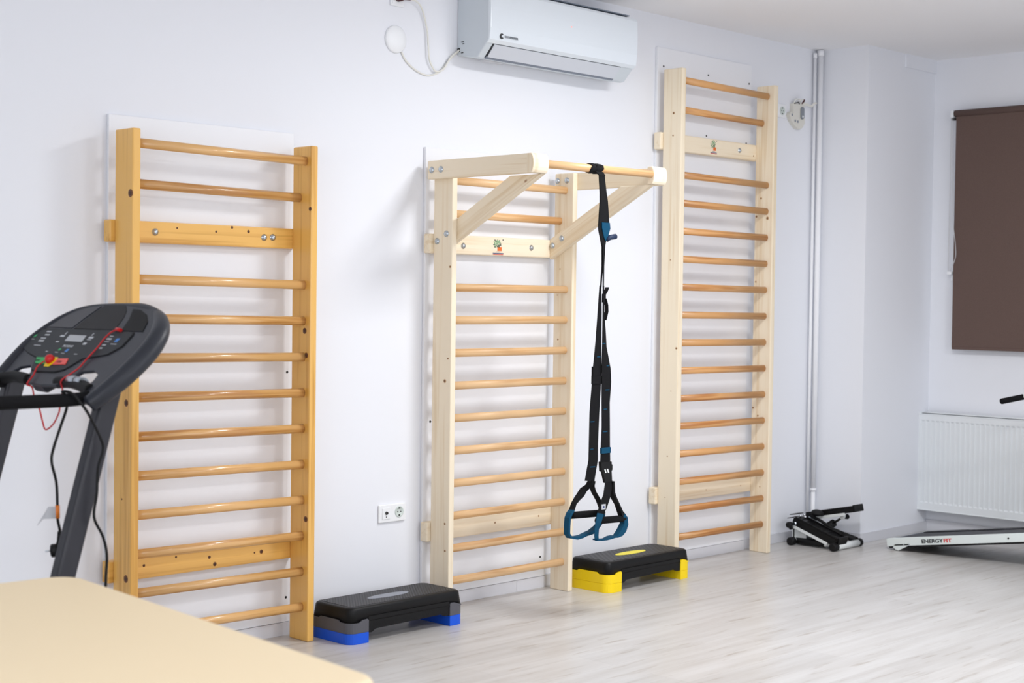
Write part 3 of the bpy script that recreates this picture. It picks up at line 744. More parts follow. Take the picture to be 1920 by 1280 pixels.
# ------------------------------------------------------------------ control box with loose wires
def control_box():
    t = thing('control_box', 'white wall device with a grey oval button and loose wires, beside the corner pipe', 'wall control', (8.02, WY, 2.57))
    pr = [(7.968,2.722),(8.082,2.730),(8.088,2.65),(8.094,2.612),(8.075,2.585),(8.045,2.568),(8.018,2.570),(7.985,2.586),(7.945,2.617),(7.926,2.650),(7.936,2.668),(7.966,2.662)]
    body = MB().prism([(x, 0.118, z) for x, z in pr], (0, WY-0.118, 0), 0.003).build('housing', mat('ivory_plastic', (218, 216, 208), 0.45), t)
    el = []
    for i in range(24):
        a = 2*math.pi*i/24; el.append((8.057 + 0.019*math.cos(a), 0.117, (2.690 if math.sin(a) > 0 else 2.650) + 0.019*math.sin(a)))
    bt = MB().prism(el, (0, -0.006, 0), 0.001).build('button', mat('grey_button', (128, 134, 142), 0.4), t)
    MB().lathe((8.058, 0.111, 2.648), (0,-1,0), [(0,0.007),(0.001,0.007)], 12).build('light_dot', M_white, bt)
    for x, z in ((7.950,2.650),(7.985,2.616),(8.013,2.613)): MB().box(x-0.006, x+0.006, 0.1165, 0.119, z-0.007, z+0.007).build('screw_slot', M_slate, body)
    for pts, m, r in (([(7.976,0.125,2.722),(7.985,0.118,2.745),(8.016,0.115,2.752),(8.04,0.115,2.735),(8.05,0.12,2.725)], M_cream, 0.0035),
                      ([(7.985,0.125,2.722),(8.005,0.112,2.736),(8.03,0.110,2.748),(8.066,0.113,2.752),(8.075,0.115,2.73)], M_cream, 0.003),
                      ([(7.975,0.122,2.722),(7.99,0.11,2.729),(8.01,0.112,2.733),(8.03,0.12,2.724)], M_scr, 0.003),
                      ([(8.05,0.118,2.726),(8.062,0.110,2.742),(8.068,0.110,2.752),(8.07,0.112,2.742)], M_maroon, 0.005),
                      ([(8.05,0.12,2.725),(8.10,0.115,2.732),(8.150,0.115,2.724),(8.175,0.112,2.738),(8.196,0.108,2.748)], M_cream, 0.0055),
                      ([(8.06,0.12,2.722),(8.12,0.112,2.722),(8.155,0.111,2.718),(8.18,0.108,2.738),(8.200,0.104,2.744)], M_cream, 0.004)):
        MB().tube(smooth_path(pts, 5), r, 8).build('wire', m, t)
control_box()

# ------------------------------------------------------------------ heating pipes in the corner
def pipes():
    o = MB().cyl((8.243, 0.108, 0.31), (8.243, 0.108, 3.07), 0.0175, 18)
    o.lathe((8.243, 0.108, 3.045), (0,0,1), [(0,0.0205),(0.035,0.0205)], 18); o.lathe((8.243, 0.108, 0.30), (0,0,1), [(0,0.021),(0.016,0.021)], 18)
    o.cyl((8.243, 0.108, 0.0), (8.243, 0.108, 0.305), 0.0145, 16)
    o = o.build('heating_pipe', M_pipe)
    tag(o, 'thicker white heating pipe rising in the corner beside the pillar', 'pipe', 'white pipes in the corner')
    o = MB().cyl((8.208, 0.126, 0.0), (8.208, 0.126, 3.06), 0.0095, 14)
    o.lathe((8.208, 0.126, 3.03), (0,0,1), [(0,0.012),(0.03,0.012)], 14)
    o = o.build('heating_pipe', M_pipe)
    tag(o, 'thinner white heating pipe left of the thicker corner pipe', 'pipe', 'white pipes in the corner')
pipes()

# ------------------------------------------------------------------ blind
def blind():
    t = thing('roller_blind', 'closed brown roller blind on the window wall above the radiator', 'blind', (9.04, -1.1, 1.2))
    ya, yb = -0.405, -1.85
    MB().cyl((9.045, -0.395, 2.722), (9.045, yb-0.01, 2.722), 0.0215, 24).build('roller', M_brown, t)
    f = MB(); f.box(9.0395, 9.0410, yb, ya, 1.215, 2.72); f.build('fabric', M_brown, t)
    MB().box(9.036, 9.0445, yb, ya-0.002, 1.202, 1.220, 0.002).build('bottom_bar', M_brown, t)
    b = MB().box(9.02, WX, -0.392, -0.372, 2.695, 2.742, 0.003); b.lathe((9.045,-0.376,2.712), (0,1,0), [(0,0.016),(0.006,0.016),(0.007,0.01)], 16)
    b.build('bracket', M_white, t)
    MB().box(9.03, 9.06, -0.40, -0.372, 2.680, 2.696, 0.002).build('drive_clip', M_scr, t)
    c = MB().tube(smooth_path([(9.03,-0.376,2.70),(9.03,-0.376,2.2),(9.033,-0.372,1.75),(9.04,-0.373,1.70)], 8), 0.0022, 6)
    c.tube(smooth_path([(9.03,-0.386,2.70),(9.03,-0.392,2.35),(9.028,-0.402,2.05),(9.024,-0.425,1.88),(9.024,-0.428,1.80),(9.028,-0.405,1.74),(9.04,-0.380,1.70)], 8), 0.0022, 6)
    c.build('chain', mat('white_chain', (205, 206, 210), 0.5), t)
    k = MB().box(9.03, WX, -0.395, -0.365, 1.685, 1.705, 0.003); k.box(9.07, WX, -0.388, -0.372, 1.645, 1.69, 0.003)
    k.build('chain_holder', M_white, t)
blind()

# ------------------------------------------------------------------ radiator
def radiator():
    t = thing('radiator', 'white fluted panel radiator under the brown blind', 'radiator', (9.03, -0.95, 0.148))
    X = 8.980; y0, y1 = -0.205, -1.75; z0, z1 = 0.150, 0.778
    m = MB(); bm = m.bm
    # front sheet with pressed flutes: cross-section along y repeated between zb and zt
    zt, zb, d = 0.738, 0.197, 0.006
    ys = []; y = y0 - 0.018; pitch = 0.0345
    prof = []
    while y - pitch > y1 + 0.02:
        prof += [(y, 0), (y-0.009, 0), (y-0.0115, d), (y-pitch+0.0025, d)]; y -= pitch
    prof += [(y, 0)]
    rows = [(z1-0.004, 0), (zt, 0), (zt-0.010, 1), (zb+0.010, 1), (zb, 0), (z0+0.004, 0)]
    full = [(y0, 0)] + prof + [(y1, 0)]
    grid = [[bm.verts.new((X + dx*k, yy, z)) for yy, dx in full] for z, k in rows]
    for a, b in zip(grid, grid[1:]):
        for j in range(len(full)-1): bm.faces.new((a[j], a[j+1], b[j+1], b[j]))
    m.box(X+0.0075, X+0.012, y1, y0, z0, z1)
    for a in ((z1-0.006, z1+0.001), (z0-0.002, z0+0.006)): m.box(X-0.0025, X+0.012, y1, y0, a[0], a[1], 0.002)
    m.box(X-0.0015, X+0.012, y0-0.004, y0+0.0015, z0, z1, 0.001)
    m.build('front_panel', M_rad, t)
    m = MB()
    m.box(X+0.070, X+0.082, y1, y0-0.02, z0+0.01, z1, 0.002); m.build('rear_panel', M_rad, t)
    MB().box(X+0.012, X+0.085, y0-0.002, y0-0.024, z0+0.035, z1+0.010, 0.003).build('side_cover', M_rad, t)
    g = MB(); g.box(X+0.010, X+0.085, y1, y0-0.02, z1+0.006, z1+0.010)
    g.build('top_grille', M_rad, t)
    for yy in (-0.4, -1.5): MB().box(X+0.08, WX-0.001, yy-0.015, yy+0.015, 0.25, 0.70).build('bracket', M_rad, t)
radiator()

# ------------------------------------------------------------------ stepper
def stepper():
    t = thing('mini_stepper', 'small black and white stepper machine on the floor by the pillar', 'stepper', (8.02, -0.13, 0))
    mw = mat('white_steel_tube', (222, 226, 226), 0.35)
    # front foot tube and rear foot tube
    MB().cyl((7.895,-0.275,0.024), (8.155,-0.275,0.024), 0.0205, 18).build('foot_tube', mw, t)
    MB().cyl((7.90,0.030,0.024), (8.16,0.030,0.024), 0.0165, 18).build('foot_tube', mw, t)
    for x, y, a in ((7.868,-0.275,0.05),(8.157,-0.275,0.03),(7.872,0.030,0.046),(8.16,0.030,0.03)):
        MB().lathe((x, y, 0.0255), (1,0,0), [(0,0.019),(0.004,0.025),(a-0.004,0.025),(a,0.019)], 20).build('end_cap', M_rubber, t)
    # spine between the foot tubes
    MB().tube([(8.02,0.03,0.032),(8.02,-0.275,0.032)], 0.021, 4, up=(1,0,1)).build('spine', mw, t)
    MB().tube([(7.935,0.02,0.026),(7.935,-0.185,0.030)], 0.021, 16).build('damper', M_rubber, t)
    b = MB(); b.lathe((7.93,-0.195,0.032), (-1,0,0), [(-0.012,0.017),(0.012,0.017),(0.013,0.008)], 16); b.box(7.92,7.95,-0.235,-0.19,0.018,0.04,0.003)
    b.lathe((7.925,0.022,0.028), (-1,0,0), [(-0.012,0.016),(0.010,0.016),(0.011,0.007)], 16)
    b.build('damper_eye', mw, t)
    # upright at the rear with hinge axle
    b = MB(); b.prism([(7.93,0.048,0.02),(7.93,0.052,0.10),(7.93,0.02,0.150),(7.93,-0.015,0.135),(7.93,-0.05,0.07),(7.93,-0.05,0.03)], (0.012,0,0), 0.002)
    b.prism([(8.085,0.048,0.02),(8.085,0.052,0.10),(8.085,0.02,0.165),(8.085,-0.015,0.150),(8.085,-0.05,0.07),(8.085,-0.05,0.03)], (0.012,0,0), 0.002)
    b.box(7.93,8.097,0.03,0.045,0.03,0.12,0.003)
    b.build('upright', mw, t)
    MB().cyl((7.89,0.012,0.135), (8.17,0.012,0.150), 0.011, 14).build('axle', M_steel, t)
    MB().lathe((7.85,0.030,0.128), (1,0,0), [(0,0.012),(0.004,0.0185),(0.03,0.0185),(0.034,0.012)], 18).build('adjust_knob', M_rubber, t)
    MB().box(7.865,7.892,0.018,0.032,0.098,0.118,0.003).build('knob_stem', M_rubber, t)
    # pedals: each a deep tray hinged at the rear; the near one is down
    def pedal(x0, x1, ya, za, yb, zb, th):
        d = Vector((0, yb-ya, zb-za)).normalized(); n = Vector((0, -d.z, d.y)); n = n if n.z > 0 else -n
        def P(x, s, h): return Vector((x, ya, za)) + d*s + n*h
        Ln = math.hypot(yb-ya, zb-za); b = MB()
        def bx(xa, xb, s0, s1, h0, h1, bev=0.003):
            b.hexa([P(xa,s0,h0),P(xb,s0,h0),P(xb,s1,h0),P(xa,s1,h0),P(xa,s0,h1),P(xb,s0,h1),P(xb,s1,h1),P(xa,s1,h1)], bev)
        bx(x0, x1, 0, Ln, -th, 0.0); bx(x0, x0+0.008, 0.01, Ln, 0.0, 0.012); bx(x1-0.008, x1, 0.01, Ln, 0.0, 0.012)
        bx(x0, x1, Ln-0.012, Ln, -th*0.7, 0.018)
        for k in range(7): bx(x0+0.01, x1-0.01, 0.03 + k*(Ln-0.06)/7, 0.036 + k*(Ln-0.06)/7, 0.0, 0.003, 0)
        p = b.build('pedal', M_black, t)
        b = MB(); bx(x0-0.003, x0+0.006, 0.02, Ln*0.80, -th-0.014, -th+0.004, 0.001)
        b.build('pedal_arm', mw, p)
    pedal(7.900, 8.005, 0.022, 0.170, -0.300, 0.064, 0.046)
    pedal(8.060, 8.165, 0.050, 0.172, -0.305, 0.250, 0.026)
    # hose and link bar between the pedals
    MB().tube([(8.03,-0.02,0.172),(8.03,-0.09,0.150),(8.03,-0.17,0.112),(8.03,-0.235,0.085)], 0.010, 10).build('link_bar', M_rubber, t)
    MB().tube([(8.035,0.0,0.165),(8.030,-0.03,0.158),(8.028,-0.09,0.128)], 0.004, 8).build('link_rod', M_steel, t)
    # far damper
    MB().cyl((8.10,-0.06,0.085), (8.10,-0.140,0.137), 0.024, 16).build('damper', M_rubber, t)
    MB().cyl((8.10,-0.130,0.131), (8.10,-0.205,0.180), 0.0075, 12).build('damper_rod', M_scr, t)
    b = MB(); b.lathe((8.08,-0.207,0.180), (1,0,0), [(0,0.015),(0.02,0.015),(0.021,0.008)], 14); b.box(8.085,8.10,-0.225,-0.19,0.18,0.215,0.002)
    b.build('damper_eye', mw, t)
    MB().lathe((8.095,-0.222,0.182), (1,0,0), [(0,0.012),(0.024,0.016),(0.028,0.010)], 14).build('damper_cap', M_rubber, t)
    # strut along the far side down to the front foot
    MB().tube([(8.135,-0.10,0.088),(8.14,-0.19,0.062),(8.15,-0.27,0.040)], [0.017,0.019,0.021], 10).build('side_strut', M_rubber, t)
    # counter dome and display fins
    MB().lathe((8.045,-0.055,0.185), (0,-0.15,1), [(0,0.040),(0.012,0.040),(0.021,0.034),(0.027,0.02),(0.029,0.004)], 24).build('counter', M_rubber, t)
    b = MB(); b.hexa([(7.88,0.015,0.172),(7.97,0.015,0.172),(7.97,0.055,0.163),(7.88,0.055,0.163),(7.88,0.015,0.177),(7.97,0.015,0.177),(7.97,0.055,0.168),(7.88,0.055,0.168)])
    b.hexa([(7.90,0.01,0.190),(7.99,0.01,0.190),(7.99,0.05,0.184),(7.90,0.05,0.184),(7.90,0.01,0.195),(7.99,0.01,0.195),(7.99,0.05,0.189),(7.90,0.05,0.189)])
    b.build('hinge_plate', M_rubber, t)
    b = MB()
    for x, y, z in ((7.925,-0.012,0.182),(7.955,-0.02,0.186),(7.94,-0.035,0.176)): b.ball((x,y,z), 0.009, 10)
    b.build('nut', M_chrome, t)
stepper()

# ------------------------------------------------------------------ inclined treadmill under the radiator
def incline_treadmill():
    t = thing('inclined_treadmill', 'white-framed inclined treadmill with black belt, beneath the radiator', 'treadmill', (8.43, -1.0, 0))
    d = Vector((0, -0.864, 0.132)).normalized(); n = Vector((0, 0.132, 0.864)).normalized()
    O = Vector((8.2, -0.445, 0.066))       # top rear corner of the near rail
    L = 1.55; Wd = 0.445; hh = 0.049
    def P(x, s, h): return Vector((O.x + x, O.y, O.z)) + d*s + n*h
    def slab(b, xa, xb, s0, s1, h0, h1, bev=0.0):
        b.hexa([P(xa,s0,h0),P(xb,s0,h0),P(xb,s1,h0),P(xa,s1,h0),P(xa,s0,h1),P(xb,s0,h1),P(xb,s1,h1),P(xa,s1,h1)], bev); return b
    near = slab(MB(), 0, 0.035, 0, L, -hh, 0, 0.003).build('side_rail', M_frame2, t)
    slab(MB(), Wd-0.035, Wd, 0.02, L, -hh, 0, 0.003).build('side_rail', M_frame2, t)
    slab(MB(), 0.036, Wd-0.036, 0.03, L-0.25, -0.040, -0.004, 0.004).build('belt', M_belt, t)
    far = slab(MB(), Wd-0.10, Wd-0.04, 0.06, L-0.25, -0.003, 0.003, 0.001).build('foot_strip', M_belt, t)
    slab(MB(), 0.004, Wd-0.004, 0.012, L-0.2, -hh-0.010, -hh+0.002).build('under_tray', M_rubber, t)
    slab(MB(), 0.012, Wd-0.012, -0.006, 0.018, -hh+0.008, -0.006, 0.003).build('rear_cap', M_slate, t)
    # rear feet, hanging below each rail
    for x in (0.0, Wd-0.006):
        f = MB().prism([P(x, 0.055, -hh+0.012), P(x, 0.04, -hh-0.006), P(x, 0.055, -hh-0.020), P(x, 0.075, -hh-0.026), P(x, 0.15, -hh+0.002), P(x, 0.15, -hh+0.012)], (0.006 if x == 0 else 0.006, 0, 0), 0.001).build('foot', M_frame2, t)
        MB().lathe(P(x+0.007, 0.056, -hh-0.008), (1,0,0), [(0,0.0165),(0.022,0.0165)], 16).build('wheel', M_rubber, f)
    for s in (0.115, 0.150): MB().lathe(P(0, s, -0.040), (-1,0,0), [(0,0.006),(0.002,0.005),(0.003,0.002)], 12).build('bolt', M_steel, near)
    MB().lathe(P(0, 0.79, -0.026), (-1,0,0), [(0,0.006),(0.003,0.004)], 12).build('bolt', M_scr, near)
    # lettering on the near rail
    o = text('lettering', 'ENERGY', 0.0305, P(-0.0006, 0.236, -0.036), d, n, M_ink, near, 0.0006, 0.0010, 1.24)
    w1 = max(abs(v.co.y) for v in o.data.vertices)
    o2 = text('lettering', 'FIT', 0.0305, P(-0.0006, 0.236 + w1 + 0.006, -0.036), d, n, M_logo_r, near, 0.0006, 0.0010, 1.30)
    text('lettering', 'ENERGYFIT', 0.030, P(Wd-0.085, 0.36, 0.0036), d, (1,0,0), M_print, far, 0.0003, 0.0004, 1.0)
    # front stand, uprights and handrail with foam grips, mostly beyond the frame
    b = MB(); b.tube([P(0.0, L-0.22, -0.02), (8.2, -1.93, 0.02)], 0.02, 12); b.tube([P(Wd, L-0.22, -0.02), (8.645, -1.93, 0.02)], 0.02, 12)
    b.tube([(8.2, -1.93, 0.02), (8.645, -1.93, 0.02)], 0.02, 12); b.build('front_stand', M_frame2, t)
    MB().box(8.24, 8.605, -1.86, -1.55, 0.045, 0.215, 0.02).build('motor_hood', M_rubber, t)  # unseen box added to block light and deepen the shade under the deck
    for x in (8.235, 8.612):
        MB().tube([(x, -1.62, 0.22), (x, -1.80, 1.12)], 0.022, 14).build('upright', M_frame2, t)
    for x in (8.215, 8.635):
        r = MB().tube(smooth_path([(x, -1.81, 1.10), (x, -1.70, 1.08), (x, -1.55, 1.04), (x, -1.30, 0.976)], 6), 0.0125, 14).build('handrail', M_frame2, t)
        MB().tube([(x, -1.158, 0.9385), (x, -1.163, 0.940), (x, -1.292, 0.972)], [0.013, 0.0165, 0.0165], 18).build('grip', M_foam, r)
    MB().box(8.24, 8.61, -1.88, -1.78, 1.02, 1.20, 0.02).build('console', M_rubber, t)
incline_treadmill()

# ------------------------------------------------------------------ treadmill in the left foreground
A = Vector((2.656, 0, 1.413)); S = Vector((-0.7505, 0, -0.6608)).normalized(); Nn = Vector((-0.6608, 0, 0.7505)).normalized()
def CP(y, s, h=0.0): return A + S*s + Nn*h + Vector((0, y, 0))
def treadmill():
    t = thing('treadmill', 'charcoal treadmill with a tilted console, beside the honey-coloured wall bars', 'treadmill', (1.8, -0.78, 0))
    outline = [(-1.125,0.372),(-1.150,0.33),(-1.172,0.25),(-1.180,0.18),(-1.172,0.11),(-1.152,0.06),(-1.115,0.01),(-1.07,-0.03),(-1.0,-0.06),(-0.92,-0.076),(-0.82,-0.080),(-0.70,-0.078),(-0.60,-0.070),(-0.52,-0.048),(-0.46,-0.002),(-0.425,0.063),(-0.415,0.12),(-0.425,0.19),(-0.44,0.25),(-0.455,0.30),(-0.478,0.315),(-0.512,0.288),(-0.550,0.246),(-0.60,0.236),(-0.635,0.258),(-0.655,0.290),(-0.690,0.312),(-0.78,0.318),(-0.865,0.312),(-0.905,0.282),(-0.940,0.246),(-1.0,0.238),(-1.040,0.250),(-1.048,0.278),(-1.045,0.31),(-1.065,0.36)]
    con = MB().prism([CP(y, s, -0.014) for y, s in outline], Nn*0.012, 0.004, 3).build('console', M_tread, t)
    # thick rounded rim over the top and down the near side
    rim = [(-1.112,0.362),(-1.136,0.31),(-1.154,0.24),(-1.159,0.17),(-1.152,0.11),(-1.129,0.055),(-1.094,0.012),(-1.05,-0.022),(-0.99,-0.050),(-0.915,-0.067),(-0.82,-0.072),(-0.70,-0.070),(-0.605,-0.062),(-0.53,-0.040),(-0.475,0.004),(-0.442,0.066),(-0.434,0.13),(-0.444,0.20),(-0.465,0.29)]
    rr = [0.026,0.029,0.031,0.032,0.032,0.031,0.028,0.024,0.018,0.012,0.009,0.008,0.008,0.009,0.011,0.014,0.018,0.020,0.020]
    P = smooth_path([CP(y, s, -0.020 if y < -0.95 else -0.008) for y, s in rim], 4)
    R = []
    for i in range(len(rr)-1):
        for k in range(4): R.append(rr[i] + (rr[i+1]-rr[i])*k/4)
    R.append(rr[-1])
    MB().tube(P, R, 16, up=tuple(Nn)).build('rim', M_tread, con)
    MB().prism([CP(y, s, -0.050) for y, s in ((-0.47,0.03),(-0.47,0.16),(-0.62,0.19),(-0.82,0.19),(-0.88,0.13),(-1.02,0.09),(-1.07,0.03),(-0.95,-0.03),(-0.6,-0.03))], Nn*0.040, 0.012, 3).build('housing', M_tread, t)
    MB().prism([CP(y, s, -0.046) for y, s in ((-0.625,0.200),(-0.645,0.262),(-0.664,0.294),(-0.700,0.312),(-0.770,0.315),(-0.790,0.290),(-0.800,0.262),(-0.795,0.215))], Nn*0.040, 0.010, 3).build('housing', M_tread, t)
    def plate(pts, h, th, m, nm, par, bev=0.0):
        return MB().prism([CP(y, s, h) for y, s in pts], Nn*th, bev).build(nm, m, par)
    panel_pts = [(-0.452,0.16),(-0.432,0.124),(-0.430,0.091),(-0.445,0.066),(-0.704,0.060),(-0.875,0.061),(-1.015,0.064),(-1.025,0.077),(-1.028,0.128),(-0.992,0.167),(-0.92,0.183),(-0.876,0.192),(-0.855,0.219),(-0.834,0.246),(-0.793,0.258),(-0.676,0.262),(-0.640,0.256),(-0.595,0.200),(-0.506,0.180)]
    cyc = sum(p[0] for p in panel_pts)/len(panel_pts); csc = sum(p[1] for p in panel_pts)/len(panel_pts)
    plate([(cyc+(y-cyc)*1.015, csc+(s-csc)*1.04) for y, s in panel_pts], -0.0025, 0.0022, M_rubber, 'panel_seam', con)
    ip = plate(panel_pts, -0.002, 0.004, M_tpanel, 'instrument_panel', con, 0.001)
    plate([(-0.640,0.055),(-0.655,0.0),(-0.686,-0.064),(-0.815,-0.065),(-0.850,-0.040),(-0.872,-0.010),(-0.895,0.052)], -0.003, 0.0025, M_trest, 'media_rest', con, 0.001)
    plate([(-0.935,0.055),(-0.915,0.0),(-0.880,-0.048),(-0.930,-0.045),(-0.985,-0.025),(-1.035,0.010),(-1.060,0.055)], -0.003, 0.003, M_rubber, 'side_tray', con)
    plate([(-0.470,0.052),(-0.51,0.0),(-0.59,-0.045),(-0.672,-0.058),(-0.643,0.0),(-0.625,0.052)], -0.003, 0.003, M_tread2, 'side_tray', con)
    plate([(-0.665,0.089),(-0.770,0.089),(-0.778,0.119),(-0.670,0.119)], 0.002, 0.0012, M_lcd, 'display', con)
    plate([(-0.632,0.230),(-0.606,0.203),(-0.690,0.200),(-0.690,0.232)], 0.002, 0.003, M_btng, 'start_button', con, 0.0008)
    plate([(-0.742,0.231),(-0.742,0.202),(-0.803,0.199),(-0.818,0.226)], 0.002, 0.003, M_btnr, 'stop_button', con, 0.0008)
    plate([(-0.700,0.240),(-0.684,0.217),(-0.700,0.196),(-0.732,0.196),(-0.744,0.217),(-0.728,0.240)], 0.002, 0.0015, M_yel, 'safety_key_seat', con)
    # printed legends
    g = MB()
    def mark(y, s, w, h):
        g.quad([CP(y+w/2, s-h/2, 0.0026), CP(y+w/2, s+h/2, 0.0026), CP(y-w/2, s+h/2, 0.0026), CP(y-w/2, s-h/2, 0.0026)])
    for y, s, w, h in ((-0.513,0.078,0.03,0.006),(-0.523,0.094,0.03,0.006),(-0.520,0.111,0.034,0.005),(-0.524,0.124,0.034,0.008),(-0.528,0.146,0.046,0.003),(-0.460,0.118,0.02,0.003),
                       (-0.626,0.096,0.028,0.009),(-0.632,0.082,0.006,0.012),(-0.808,0.097,0.028,0.009),(-0.800,0.082,0.006,0.012),(-0.808,0.107,0.026,0.003),
                       (-0.630,0.124,0.020,0.006),(-0.806,0.126,0.020,0.010),(-0.626,0.172,0.014,0.004),(-0.815,0.176,0.020,0.003),(-0.690,0.173,0.02,0.0025),(-0.735,0.176,0.022,0.0025),
                       (-0.920,0.086,0.022,0.004),(-0.920,0.099,0.030,0.007),(-0.922,0.112,0.028,0.003),(-0.925,0.127,0.022,0.006),(-0.925,0.142,0.018,0.006),(-0.974,0.121,0.034,0.003)):
        mark(y, s, w, h)
    g.mi = 1; mark(-0.452,0.102,0.016,0.014); mark(-0.692,0.159,0.014,0.010)
    g.mi = 2; mark(-0.972,0.103,0.018,0.017); mark(-0.742,0.162,0.016,0.014)
    g.build('legend', [M_print, M_green, M_blue], ip)
    text('lettering', 'PROGRAM', 0.014, CP(-0.690, 0.146, 0.0024), (0,-1,0), -S, M_print, ip, 0.0002, 0.0003, 0.95)
    text('lettering', 'STOP', 0.012, CP(-0.758, 0.221, 0.0052), (0,-1,0), -S, M_ink, ip, 0.0002, 0.0003, 0.9)
    text('lettering', 'START', 0.011, CP(-0.618, 0.221, 0.0052), (0,-1,0), -S, M_ink, ip, 0.0002, 0.0003, 0.9)
    # safety key with its red cord
    sk = MB().ball(CP(-0.712, 0.214, 0.010), 0.0165, 20).build('safety_key', M_red, t)
    pts = [(-0.922,0.059,0.006),(-0.907,0.073,0.008),(-0.902,0.104,0.007),(-0.912,0.138,0.007),(-0.917,0.177,0.007),(-0.912,0.203,0.004),(-0.917,0.237,0.004),(-0.910,0.265,0.006),(-0.895,0.300,0.006)]
    path = [CP(*p) for p in pts] + [Vector(p) for p in ((2.437,-0.885,1.192),(2.437,-0.88,1.165),(2.436,-0.87,1.13),(2.438,-0.86,1.114),(2.442,-0.82,1.078),(2.438,-0.78,1.058),(2.438,-0.76,1.082),(2.437,-0.74,1.124),(2.430,-0.72,1.162),(2.425,-0.715,1.191))]
    path += [CP(-0.712,0.325,0.004), CP(-0.700,0.285,0.006), CP(-0.682,0.250,0.010), CP(-0.695,0.226,0.012)]
    MB().tube(smooth_path(path, 5), 0.0026, 8).build('cord', M_redc, sk)
    MB().tube([CP(-0.915,0.056,0.006), CP(-0.945,0.060,0.006)], 0.006, 10).build('cord_clip', M_red, sk)
    # pulse grips across the bottom of the console
    MB().tube(smooth_path([CP(-0.66,0.292,-0.012), CP(-0.60,0.285,-0.012), CP(-0.54,0.284,-0.012), CP(-0.47,0.298,-0.012)], 5), 0.019, 14).build('pulse_grip', M_rubber, t)
    pg = MB().tube(smooth_path([CP(-0.84,0.292,-0.012), CP(-0.90,0.286,-0.012), CP(-0.97,0.292,-0.012), CP(-1.07,0.312,-0.012)], 5), 0.019, 14).build('pulse_grip', M_rubber, t)
    for ya, yb in ((-0.912,-0.955),(-0.962,-1.000)):
        MB().tube([CP(ya,0.2835+0.06*max(0,-ya-0.93),-0.008), CP(yb,0.2835+0.08*max(0,-yb-0.93),-0.008)], 0.018, 14).build('pulse_sensor', M_steel, pg)
    # handrails running back on both sides
    MB().tube(smooth_path([CP(-1.085,0.335,-0.035), (2.415,-1.081,1.178), (2.38,-1.08,1.174), (2.30,-1.08,1.172), (2.10,-1.08,1.172), (1.72,-1.08,1.171), (1.69,-1.08,1.165)], 5), 0.0205, 18).build('handrail', M_foam, t)
    MB().tube(smooth_path([CP(-0.475,0.29,-0.03), (2.42,-0.475,1.195), (2.30,-0.475,1.18), (2.10,-0.475,1.174), (1.72,-0.475,1.171), (1.69,-0.475,1.165)], 5), 0.0205, 18).build('handrail', M_foam, t)
    # raked uprights
    for y0, y1 in ((-1.10,-1.05),(-0.50,-0.45)):
        def xx(z): return 2.401 + 0.277*(z-1.0)
        b = MB(); za, zb = 0.10, 1.205; w = 0.066
        b.hexa([(xx(za),y0,za),(xx(za)+w,y0,za),(xx(za)+w,y1,za),(xx(za),y1,za),(xx(zb),y0,zb),(xx(zb)+w,y0,zb),(xx(zb)+w,y1,zb),(xx(zb),y1,zb)], 0.010, 3)
        b.build('upright', M_tread2, t)
    # deck, motor hood
    for y0, y1 in ((-1.12,-1.02),(-0.53,-0.43)): MB().box(0.75, 2.25, y0, y1, 0.06, 0.15, 0.01).build('side_rail', M_tread, t)
    MB().box(0.78, 1.95, -1.02, -0.53, 0.10, 0.135, 0.004).build('belt', M_belt, t)
    MB().hexa([(1.92,-1.03,0.06),(2.42,-1.03,0.06),(2.42,-0.52,0.06),(1.92,-0.52,0.06),(1.94,-1.03,0.16),(2.38,-1.03,0.26),(2.38,-0.52,0.26),(1.94,-0.52,0.16)], 0.02, 3).build('motor_hood', M_tread, t)
    for x in (0.85, 2.3):
        for y in (-1.07, -0.48): MB().cyl((x, y, 0.0), (x, y, 0.065), 0.03, 16).build('foot', M_rubber, t)
treadmill()

